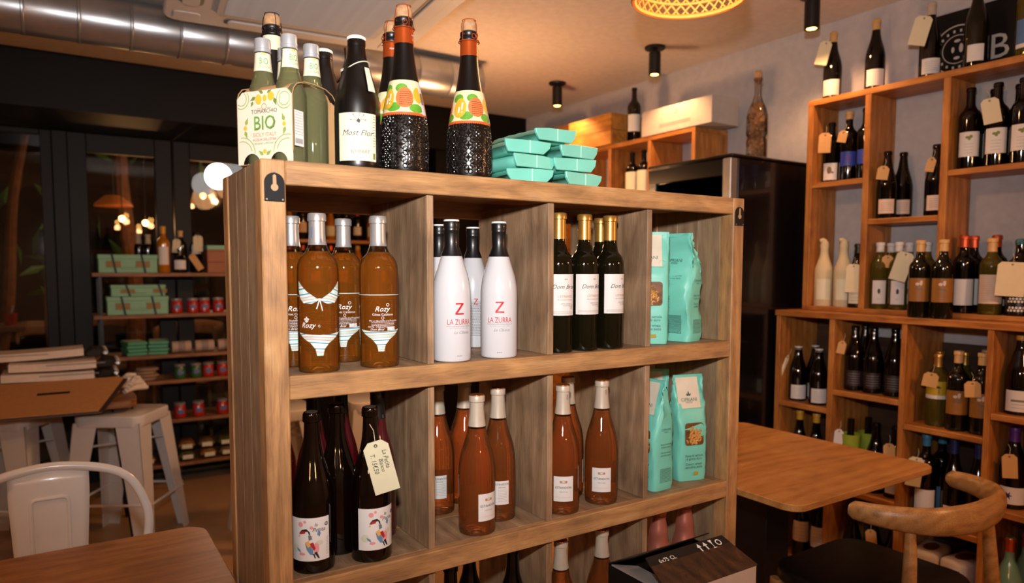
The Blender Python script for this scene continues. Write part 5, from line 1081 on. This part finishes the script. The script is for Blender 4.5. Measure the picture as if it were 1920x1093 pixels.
def stool(x, y, rz, lab, H=.66):
    t = thing('metal_stool', lab, 'stool', (x, y, 0), rz, 'white metal stools')
    put('seat', G().prism(rrect(.33, .33, .05, 6), H-.055, H, lambda u, d_, v: (u, v, d_)).mesh('seat', True, .014, 3, 50), whiteEn, t)
    for sx in (-1, 1):
        for sy in (-1, 1): put('leg', leg_l((sx*.158, sy*.158, H-.035), (sx*.215, sy*.215, 0), .115, .06).mesh('leg'), whiteEn, t)
        put('foot_rail', G().tube([(sx*.195, -.195, .22), (sx*.195, .195, .22)], .007, 6).mesh('foot_rail'), whiteEn, t)
        put('foot_rail', G().tube([(-.195, sx*.195, .235), (.195, sx*.195, .235)], .007, 6).mesh('foot_rail'), whiteEn, t)
    put('cross_brace', G().tube([(-.16, -.16, .50), (.16, .16, .50)], .006, 6).mesh('cross_brace'), whiteEn, t); put('cross_brace', G().tube([(-.16, .16, .512), (.16, -.16, .512)], .006, 6).mesh('cross_brace'), whiteEn, t)
stool(-.045, 2.735, radians(-32), 'white metal stool under the menu table, nearest'); stool(-.52, 2.93, radians(-28), 'white metal stool at the left edge under the menu table')
stool(.64, 2.42, radians(4), 'white metal stool seen through the lower left compartment'); stool(1.16, 2.42, radians(-6), 'white metal stool seen behind the greige capped bottles')

# ---- menu table with hairpin legs
mt = thing('menu_table', 'rough slab table on black hairpin legs at left', 'table', (0, 0, 0))
out = [(-.88, 2.64), (-.5, 2.63), (-.2, 2.645), (-.02, 2.64), (.012, 2.68), (.022, 2.80), (.015, 2.95), (.024, 3.08), (-.01, 3.13), (-.4, 3.14), (-.88, 3.13)]
put('slab_top', G().prism(out, .685, .722, lambda u, d_, v: (u, v, d_)).mesh('slab_top', bevel=.004), slabW, mt)
for cx, cy, sx, sy in ((-.05, 2.71, 1, -1), (-.05, 3.06, 1, 1), (-.80, 2.71, -1, -1), (-.80, 3.06, -1, 1)):
    put('hairpin_leg', G().tube(spline([(cx-.045*sx, cy, .684), (cx+.02*sx, cy+.02*sy, .05), (cx+.03*sx, cy+.03*sy, .006), (cx+.045*sx, cy+.03*sy, .05), (cx+.045*sx, cy-.03*sy, .684)], 6), .006, 8).mesh('hairpin_leg', True), blackM, mt)
kb = thing('menu_board', 'brown cardboard menu cover with a slot leaning at the table edge', 'menu', (0, 0, 0))
c_ = lambda u, v, o_=0: (u, 2.515+v*.255+o_*.4, .705+v*.118+o_*.9)     # v 0 front .. 1 back
sh_ = [(-.66, .04), (-.16, 0), (-.035, .96), (-.07, 1), (-.62, 1.0)]
put('cover', G().prism(sh_, 0, .004, lambda u, d_, v: c_(u, v, d_)).mesh('cover'), kraft, kb); put('slot', G().prism([(-.40, .58), (-.27, .58), (-.265, .64), (-.395, .64)], .0045, .0052, lambda u, d_, v: c_(u, v, d_)).mesh('slot'), blackM, kb)
put('back_cover', G().prism([(a+.015, b) for a, b in sh_], -.012, -.004, lambda u, d_, v: c_(u, v, d_)).mesh('back_cover'), pbr('cover_dark', '3a2c2a', .4), kb)
for i, (x0, x1, y0, y1, z, rz, lab) in enumerate(((-.70, -.16, 2.79, 3.02, .7225, 0, 'white menu booklet with black clips at the bottom of the pile'), (-.56, -.15, 2.79, 3.03, .771, 0, 'white menu booklet with black clips, second in the pile'), (-.54, -.16, 2.81, 3.05, .8195, 0, 'white menu booklet with black clips, third in the pile'), (-.51, -.15, 2.83, 3.06, .868, 0, 'white menu booklet with black clips, fourth in the pile'), (-.75, -.20, 2.90, 3.10, .9165, 0, 'white menu booklet curling on top of the pile'))):
    t = thing('menu_booklet', lab, 'menu', (0, 0, z), 0, 'menu booklets with clips')
    pp = pbr('menu_paper', 'e0d2c4', .7, var=.05); ww = x1-x0
    g = G(); v = []; f = []; n_ = 10
    for k in range(n_+1):
        u = k/n_; zz = .026*(.5+.5*sin(u*2.2+i)) if i == 4 else .004*sin(u*3+i)+.004
        for yy in (y0, y1):
            for th in (0, .036): v.append((x0+ww*u, yy, max(0.0003, zz)+th))
    for k in range(n_):
        a = 4*k; f += [(a, a+4, a+5, a+1), (a+2, a+3, a+7, a+6), (a, a+2, a+6, a+4), (a+1, a+5, a+7, a+3)]
    f += [(0, 1, 3, 2), (4*n_, 4*n_+2, 4*n_+3, 4*n_+1)]
    put('pages', g.add(v, f).mesh('pages', True), pp, t)
    put('small_print', flat(*small(x0+.15, x0+.40, .010, .006, 2, .003), lambda u, v: (u, y0-.0006, v+.018)), inkGr, t)
    for k in range(4):
        yy = y0+.02+k*.06; xx = x1+.004
        put('clip', G().prism([(-.03, 0), (.03, .0), (.055, .030), (.0, .040)], yy, yy+.03, lambda u, d_, v: (xx+u+.034, d_, v+.002)).mesh('clip', bevel=.002), pbr('clip_dark', '2b241d', .25, .5), t)
        put('ring', G().tube([(xx+.092+.011*cos(a*pi/5), yy+.015, .022+.011*sin(a*pi/5)) for a in range(10)], .003, 5, True).mesh('ring'), silver, t)
# paper ends fanned out at the right
for i, (x, y, z, a, lab) in enumerate(((.02, 2.90, .7225, .3, 'folded paper fan at the right end of the menu table'), (.0, 3.02, .7225, -.1, 'crumpled paper bundle at the back right of the menu table'))):
    t = thing('paper_bundle', lab, 'paper', (x, y, z), a, 'paper bundles')
    for k in range(5): put('sheet', G().tube(spline([(-.06+.012*k, -.03, .01+.014*k), (0, .01*(k % 2), .018+.014*k), (.075-.01*k, .025, .012+.014*k)], 4), .012, 7).mesh('sheet', True), pbr('menu_paper', ''), t)

# ---- display rack in front of the glass doors
YR0, YR1 = 3.50, 3.80; RX0, RX1 = -.13, .86
rk = thing('display_rack', 'black metal rack with wooden boards in front of the glass doors', 'rack')
ZB = [1.341, 1.09, .84, .68, .432, .155]
for z in ZB: board('rack_board', RX0, RX1, YR0, YR1, z-.022, z, slabW, rk, .002)
for x in (RX0+.03, RX1-.05):
    for y in (YR0+.02, YR1-.04): board('rack_post', x, x+.02, y, y+.02, 0, 1.3185, blackM, rk, .001)
board('rack_stay', RX0+.05, RX1-.05, YR1-.03, YR1-.02, .0, .02, blackM, rk, .001)
def gift(x0, x1, y, z, h, lab, d_=.16, strap=(.25, .75)):
    t = thing('gift_box', lab, 'box', (x0, y, z), 0, 'mint gift boxes with ribbons'); w_ = x1-x0
    put('carton', G().box(0, w_, 0, d_, 0, h).mesh('carton', bevel=.003), mintD, t); put('lid', G().box(-.003, w_+.003, -.003, d_+.003, h*.78, h+.004).mesh('lid', bevel=.003), mintD, t)
    for s_ in strap:
        x = w_*s_; put('ribbon', G().add([(x-.006+.012, -.0045, 0), (x+.006+.012, -.0045, 0), (x+.006-.008, -.0045, h+.005), (x-.006-.008, -.0045, h+.005), (x-.006-.008, d_+.004, h+.005), (x+.006-.008, d_+.004, h+.005)], [(0, 1, 2, 3), (3, 2, 5, 4)]).mesh('ribbon'), ribbon, t)
        put('picture', flat(*polys([[(x-.038, h*.30), (x+.038, h*.30), (x+.038, h*.68), (x-.038, h*.68)]]), lambda u, v: (u, -.0038, v)), pbr('print_tan', '8a7440', .6), t)
    put('small_print', flat(*small(w_*.36, w_*.64, h*.32, h*.22, 2, .002), lambda u, v: (u, -.0038, v)), inkOl, t)
gift(-.095, .215, YR0+.02, ZB[0]+.0003, .105, 'mint gift box with dark ribbons on the top board of the rack'); gift(-.058, .268, YR0+.02, ZB[1]+.0003, .105, 'mint gift box with dark ribbons, lower one on the second board'); gift(-.035, .255, YR0+.03, ZB[1]+.1103, .065, 'mint gift box lying on the other gift box', .14, (.3, .9))
def jar(x, y, z, lab, mat=jarR, s_=1.0):
    t = thing('sauce_jar', lab, 'jar', (x, y, z+.0003), 0, 'jars on the display rack'); t.scale = (s_,)*3
    put('glass_body', lathe([(.0005, .0), (.030, 0), (.034, .005), (.034, .065), (.029, .074), (.028, .078)], 20), mat, t); put('lid', lathe([(.0315, .077), (.032, .079), (.032, .090), (.030, .092), (.0005, .092)], 20, 'lid'), lidS, t)
    put('label', patch([(0, 0)]*4+[(.034, .0), (.034, .07)], -.02, .02, .028, .052, .0006), pbr('jar_blue', '5a6c98', .5), t)
for x, lab in ((.318, 'red sauce jar on the second board, beside the gift boxes'), (.410, 'red sauce jar on the second board, second'), (.478, 'red sauce jar on the second board, third'), (.560, 'red sauce jar on the second board, nearest the shelf')): jar(x, YR0+.05, ZB[1], lab)
for x, m2, lab in ((.325, jarG, 'green jar on the fourth board, left'), (.418, jarG, 'green jar on the fourth board, right'), (.490, jarR, 'red jar on the fourth board, left'), (.575, jarR, 'red jar on the fourth board, right')): jar(x, YR0+.05, ZB[3], lab, m2)
for x, lab in ((.318, 'red jar on the fifth board, left'), (.425, 'red jar on the fifth board, middle'), (.570, 'red jar on the fifth board, right')): jar(x, YR0+.05, ZB[4], lab, jarR, 1.05)
rb = 'bottles on the display rack'
for x, lab in ((.135, 'small dark bottle with cream neck on the top board, left of two'), (.188, 'small dark bottle with cream neck on the top board, right of two')): bottle(k_gen(Bo, .24, .026, gDark, pbr('neck_cream', 'b8a88c', .6), .06, cream, (.05, .11), .06, None), lab, x, YR0+.225, ZB[0]+.0003, 0, rb)
bottle(k_gen(Bo, .285, .036, gAmber, yellowC, .045, paper, (.05, .16), .06, None), 'amber bottle with white label right of the top gift box', .256, YR0+.06, ZB[0]+.0003, face(.25, 3.5), rb)
bottle(k_gen(Bo, .265, .036, gOlive, tanC, .04, None, (0, 0), 0, None), 'olive bottle with tan cap on the top board', .362, YR0+.13, ZB[0]+.0003, 0, rb); bottle(k_gen(Bo, .255, .036, gDark, None, 0, paper, (.12, .19), .06, None), 'dark bottle with a big tag on the top board', .45, YR0+.13, ZB[0]+.0003, 0, rb)
t = thing('squat_bottle', 'squat dark spirit bottle with white label on the top board', 'bottle', (.345, YR0+.045, ZB[0]+.0003), face(.34, 3.5), rb); t.scale = (.85, .85, 1)
pr = [(.0005, 0), (.045, 0), (.050, .006), (.050, .085), (.035, .10), (.016, .108), (.015, .135), (.018, .137), (.018, .15), (.0005, .151)]
put('glass_body', lathe(pr, 24), gBrown, t); put('label', patch([(0, 0)]*3+pr[:4], -.042, .042, .022, .078, .0008), paper, t)
for lab, x, y, z, tl, mm, w_, h in (('cream tag on the tan capped bottle of the rack', .335, YR0+.07, 1.55, 6, tagW, .045, .085), ('cream tag on the dark bottle of the rack', .455, YR0+.07, 1.575, 0, tagW, .055, .10), ('tan tag hanging aslant from the rack bottle', .405, YR0+.03, 1.455, -32, tagY, .04, .11)): price_tag(lab, (x, y, z), radians(-14), radians(tl), mm, None, w_, h, 0, .02, tg)
crate((.50, YR0+.02, ZB[0]+.0003), .16, .22, .135, 'small wooden crate with mint lid on the top board', pbr('crate_rose', '9a5f3f', .6))
tag(put('mint_box', G().box(.50, .66, YR0+.02, YR0+.24, 1.4873, 1.515).mesh('mint_box', bevel=.002), mintD), 'flat mint box lying on the small wooden crate', 'box')
for i, (x, lab) in enumerate(((.08, 'mint napkin packets stacked on the third board, left'), (.215, 'mint napkin packets stacked on the third board, right'))):
    t = thing('napkin_stack', lab, 'napkins', (x, YR0+.10, ZB[2]+.0003), .1-.25*i, 'mint napkin packets')
    for k in range(4): put('packet', G().box(-.055, .055, -.09, .09, k*.0215, k*.0215+.020).mesh('packet', bevel=.005), pbr('napkin_mint', '4f9a7c', .5), t, None, (0, 0, .06*(k % 2)))
for x, lab in ((.34, 'white paper roll on the third board, left'), (.475, 'white paper roll on the third board, middle'), (.61, 'white paper roll on the third board, right')):
    t = thing('paper_roll', lab, 'roll', (x, YR0+.07, ZB[2]+.0003), 0, 'paper rolls')
    put('roll', G().lathe([(.012, -.055), (.034, -.055), (.036, -.05), (.036, .05), (.034, .055), (.012, .055)], 20).mesh('roll', True), pbr('roll_paper', 'b09a88', .7), t, (0, 0, .0375), (0, pi/2, 0)); put('band', G().lathe([(.0365, -.02), (.037, -.018), (.037, .018), (.0365, .02)], 20).mesh('band', True), pbr('roll_band', '8a7a74', .6), t, (0, 0, .0375), (0, pi/2, 0))
t = thing('cloth_bundle', 'pale cloth bundle on the fourth board of the rack', 'cloth', (.13, YR0+.09, ZB[3]+.0003))
for k in range(4): put('fold', G().lathe([(.0005, 0), (.06, 0), (.068, .008), (.06, .018), (.0005, .02)], 18).mesh('fold', True), pbr('cloth_beige', 'a08468', .9), t, (.015*(k % 2), 0, .0195*k), (0, 0, k))
sn = random.Random(5)
for i in range(14):
    x = .0+.118*(i % 7)+sn.uniform(-.004, .004); row = i//7
    t = thing('snack_bag', 'green and brown snack bag on the bottom board, %s row, %s from left' % (('front', 'upper')[row], ('first', 'second', 'third', 'fourth', 'fifth', 'sixth', 'seventh')[i % 7]), 'snack bag', (x, YR0+.08+.02*row, ZB[5]+.0003+row*.062), sn.uniform(-.12, .12), 'snack bags on the bottom board')
    v = []; f = []
    for sgn in (1, -1):
        for j in range(7):
            for k in range(7):
                a, b = -1+k/3, -1+j/3; v.append((a*.05, b*.075, .03+sgn*.029*(max(0, 1-a**4)*max(0, 1-b**6))**.6))
    for j in range(6):
        for k in range(6): q = j*7+k; f += [(q, q+1, q+8, q+7), (49+q, 49+q+7, 49+q+8, 49+q+1)]
    put('wrapper', G().add(v, f).mesh('wrapper', True, ang=80), pbr('snack_%d' % (i % 3), ('4a4a22', '8a5a2a', '6b5230')[i % 3], .35, var=.5, vs=25), t); put('paper_band', G().box(-.03, .03, -.078, -.0765, .018, .044).mesh('paper_band'), cream, t)

# ---- bottle shelf at the back, seen through the first compartment
bs = thing('bar_shelf', 'dark back shelf of bottles seen through the top left compartment', 'shelf')
for z in (1.31, 1.57, 1.90): board('shelf_board', .98, 1.95, 3.60, 3.86, z-.022, z, pineX, bs)
for x in (.98, 1.93): board('upright', x, x+.02, 3.60, 3.86, 0, 1.90, blackW, bs)
k = 0; nth = ('first', 'second', 'third', 'fourth', 'fifth', 'sixth', 'seventh', 'eighth', 'ninth')
for zi, z in enumerate((1.31, 1.57)):
    for i in range(9):
        sp_ = [(Bo, .27, .036, gBrown, copper, .04, peach, (.05, .12), .07, None), (Bu, .225, .037, gAmber, tanC, .03, cream, (.03, .1), .07, None), (Bo, .22, .036, gDark, rust, .04, paper, (.04, .1), .06, None)][(i*2+zi) % 3]
        if zi == 0: sp_ = (sp_[0], .225)+sp_[2:]
        bottle(k_gen(*sp_), 'bottle on the back shelf, %s board, %s from left' % (('lower', 'upper')[zi], nth[i]), 1.05+i*.10, 3.66+.03*(i % 2), z+.0003, face(1.2, 3.6), 'bottles on the back shelf')

# ---- black cartons in front
def carton(z, h, lab, open_=False):
    t = thing('wine_carton', lab, 'box', (.647, -.332, z), 0, 'black wine cartons'); w_, d_ = .256, .172; bk2 = pbr('carton_black', '0f0d0c', .45)
    board('side', 0, .003, .0, d_, 0, h, bk2, t, 0); board('side', w_-.003, w_, 0, d_, 0, h, bk2, t, 0); board('side', .003, w_-.003, d_-.003, d_, 0, h, bk2, t, 0); board('bottom', .003, w_-.003, .003, d_-.003, 0, .003, bk2, t, 0)
    fr_ = board('front', .003, w_-.003, 0, .003, 0, h, pbr('carton_pale', 'b9aaa0', .5), t, 0, 'pale front with a dark window print')
    put('window_print', flat(*polys([[(.03, .05), (w_-.03, .05), (w_-.03, h-.035), (.03, h-.035)]]), lambda u, v: (u, -.0006, v)), pbr('carton_print', '2a1a12', .5), fr_)
    if open_:
        fw_ = wood('carton_planks', ('1c110a', '3a2415', '4a2e1b', '5e3d24'), 'Y', 2.0, .4, fiber=.5)
        R_ = lambda u, d_, v: (u, v*.9+d_*-.42, h+v*.42+d_*.9)
        fl_ = put('flap', G().prism([(.0, 0), (w_, 0), (w_-.016, .092), (.018, .092)], 0, .003, R_).mesh('flap'), fw_, t, label='open flap printed with dark planks')
        put('flap_edge', G().prism([(.012, .070), (w_-.012, .070), (w_-.016, .0915), (.018, .0915)], .0031, .0036, R_).mesh('flap_edge'), bk2, fl_)
        put('lettering', write([('6x75 CL', .062, .070, .0135)], lambda u, v: R_(u, .0042, v)), inkW, fl_)
        ic = []
        for a in (.158, .176): ic += [[(a-.006, .078), (a, .088), (a+.006, .078)], [(a-.0018, .067), (a+.0018, .067), (a+.0018, .079), (a-.0018, .079)]]
        ic += [[(.190, .088), (.200, .088), (.196, .078), (.194, .078)], [(.1942, .067), (.1958, .067), (.1958, .079), (.1942, .079)], [(.190, .066), (.200, .066), (.200, .0675), (.190, .0675)]]
        put('symbols', flat(*join2(polys(ic), ringp(.214, .077, .0055, .0025, 14)), lambda u, v: R_(u, .0042, v)), inkW, fl_)
        put('flap', G().add([(0, d_, h), (w_, d_, h), (w_-.02, d_-.06, h+.035), (.02, d_-.06, h+.03), (0, d_, h+.003), (w_, d_, h+.003), (w_-.02, d_-.06, h+.038), (.02, d_-.06, h+.033)], [(0, 1, 2, 3), (7, 6, 5, 4), (0, 4, 5, 1), (1, 5, 6, 2), (2, 6, 7, 3), (3, 7, 4, 0)]).mesh('flap'), bk2, t)
        put('flap', G().add([(0, .01, h), (0, d_-.01, h), (.06, d_-.025, h-.012), (.06, .025, h-.012), (0, .01, h+.003), (0, d_-.01, h+.003), (.06, d_-.025, h-.009), (.06, .025, h-.009)], [(0, 1, 2, 3), (7, 6, 5, 4), (0, 4, 5, 1), (1, 5, 6, 2), (2, 6, 7, 3), (3, 7, 4, 0)]).mesh('flap'), pbr('flap_grey', '8b8682', .6), t)
    else: board('lid', 0, w_, 0, d_, h, h+.003, bk2, t, 0)
carton(0.0003, .376, 'closed black wine carton on the floor under the open one'); carton(.3797, .380, 'open black wine carton with printed plank flap in front of the shelf', True)

# ================================================================== terrace outside, at night
struct('terrace_beam', G().box(-2, 4, 4.9, 5.3, 3.38, 3.5), blackW, 'black pergola beam over the terrace')
struct('terrace_floor', G().box(-5, 6, YB+.12, 11, -.12, -.02), outM, 'dark terrace ground outside the glass')
for s_, nm in ((1, 'terrace_wall'),): struct(nm, G().box(-5, 6, 10.9, 11, -.02, 3.5), pbr('terrace_dark', '14110e', .9), 'dark hedge wall at the end of the terrace')
barkM = pbr('bark', '7a4a24', .9, var=.3, vs=20, bump=.6, bs=40); leafM = pbr('leaf', '3f6a22', .6, var=.3)
def tree(lab, base, tip, r0, seed, n=60, spread=.8):
    t = thing('outside_tree', lab, 'tree', base, 0); b = Vector(tip)-Vector(base); rr = random.Random(seed)
    put('trunk', G().tube(spline([(0, 0, 0), b*.35+Vector((.05, 0, 0)), b*.7+Vector((-.03, 0, 0)), b], 5), [r0*(1-.5*i/15) for i in range(16)], 10).mesh('trunk', True), barkM, t)
    lm = bpy.data.meshes.get('leaf_blade') or G().add([(0, 0, 0), (.035, .11, .012), (0, .24, 0), (-.035, .11, .012)], [(0, 1, 2, 3)]).mesh('leaf_blade')
    for i in range(n):
        p = b*(rr.uniform(.45, 1.05))+Vector((rr.uniform(-spread, spread), rr.uniform(-.5, .5), rr.uniform(-.5, .3))); put('leaf', lm, leafM, t, p, (rr.uniform(-2, 2), rr.uniform(-1, 1), rr.uniform(0, 6)))
tree('slanting tree trunk outside the left glass leaf', (-.86, 5.6, -.02), (-.40, 5.5, 2.75), .055, 2, 26); tree('pale straight tree trunk outside the middle glass door', (.24, 5.9, -.02), (.235, 5.9, 3.1), .085, 4, 8)
def lamp_out(lab, loc, r, col, es, en, name='terrace_lamp'):
    t = thing(name, lab, 'lamp', loc, 0, 'lamps on the terrace'); put('globe', G().lathe([(r*sin(pi*i/12)+.0004, -r*cos(pi*i/12)) for i in range(13)], 20).mesh('globe', True), pbr('globe_%s' % lab[:12].replace(' ', '_'), 'ffffff', .5, emit=col, es=es), t)
    put('cable', G().tube([(0, 0, r*.9), (0, 0, 3.4-loc[2])], .004, 5).mesh('cable'), blackM, t)
    L = bpy.data.lights.new('terrace_glow', 'POINT'); L.energy = en; L.color = WARM if en < 30 else (1, .8, .5); L.shadow_soft_size = r; lo = bpy.data.objects.new('terrace_glow', L); COL.objects.link(lo); lo.parent = t; lo.location = (0, 0, -r-.02)
lamp_out('big white globe lamp on the terrace', (.885, 5.2, 2.15), .108, 'ffffff', 12, 9); lamp_out('warm terrace bulb, left of the pair', (.139, 5.0, 1.751), .022, 'ffc060', 30, 2); lamp_out('second warm terrace bulb of the pair', (.300, 5.0, 1.724), .022, 'ffc060', 30, 2)  # the big globe stands in for a lamp mirrored in the pane
lamp_out('tiny greenish lamp above the globe lamp', (.70, 5.1, 2.28), .02, 'e8ffb0', 20, 1); lamp_out('orange bulb under the globe lamp', (.735, 5.05, 1.965), .022, 'ff9a30', 14, 3)
t = thing('reflected_lampshade', 'orange lampshade outside standing in for one reflected in the glass', 'lamp', (.100, 5.25, 1.86), 0, 'lamps on the terrace'); put('shade', lathe([(.14, 0), (.135, .02), (.06, .085), (.03, .09)], 24, 'shade'), pbr('shade_orange', 'a05418', .6, emit='a04a10', es=.25), t); put('cable', G().tube([(0, 0, .09), (0, 0, 1.55)], .004, 5).mesh('cable'), blackM, t)  # glowing shade placed outside to stand in for a reflection in the door glass
def patio_chair(lab, x, y, rz):
    t = thing('terrace_chair', lab, 'chair', (x, y, -.02), rz, 'chairs on the terrace'); wc = pbr('wicker', '9c6f45', .7)
    put('back', loft(spline([(-.24, -.1, .84), (-.22, .16, .86), (0, .25, .88), (.22, .16, .86), (.24, -.1, .84)], 4), [.014]*17, [.06]*17).mesh('back', True), wc, t)
    put('seat', G().prism(rrect(.46, .44, .08, 5), .42, .46, lambda u, d_, v: (u, v, d_)).mesh('seat', bevel=.006), wc, t)
    for sx in (-1, 1):
        for yy in (-.19, .19): put('leg', G().tube([(sx*.22, yy, .82 if yy > 0 else .43), (sx*.23, yy*1.05, 0)], .014, 8).mesh('leg', True), wc, t)
patio_chair('wicker chair outside the left glass leaf', -.40, 5.75, .4); patio_chair('wicker chair outside behind the display rack', .62, 5.2, -.5); patio_chair('wicker chair outside the middle door', .10, 6.6, .2)
t = thing('terrace_table', 'wooden terrace table outside the left glass leaf', 'table', (-.85, 4.9, -.02)); put('table_top', G().box(-.35, .35, -.3, .3, .95, .98).mesh('table_top', bevel=.003), slabW, t); put('pedestal', G().box(-.05, .05, -.05, .05, .012, .95).mesh('pedestal'), blackM, t); put('foot', G().box(-.2, .2, -.2, .2, 0, .012).mesh('foot'), blackM, t)
t = thing('drinking_glass', 'red drink in a glass on the terrace table', 'glass', (-.59, 4.85, .9603)); put('bowl', lathe([(.0005, 0), (.03, 0), (.04, .04), (.045, .09)], 18, 'bowl'), pbr('drink_red', 'b0241a', .2, coat=.4), t); put('straw', G().tube([(0, 0, .06), (.02, 0, .14)], .004, 6).mesh('straw'), paper, t)
t = thing('folded_parasol', 'closed cream parasol cover outside by the black post', 'parasol', (-.30, 4.45, -.02)); put('cover', lathe([(.03, .78), (.075, .84), (.085, 1.0), (.075, 1.25), (.055, 1.42), (.0005, 1.50)], 18, 'cover'), pbr('parasol_cream', 'c09468', .8), t); put('pole', G().tube([(0, 0, .05), (0, 0, .85)], .02, 8).mesh('pole'), whiteEn, t); put('base', lathe([(.0005, 0), (.2, 0), (.2, .04), (.0005, .06)], 20, 'base'), blackM, t)
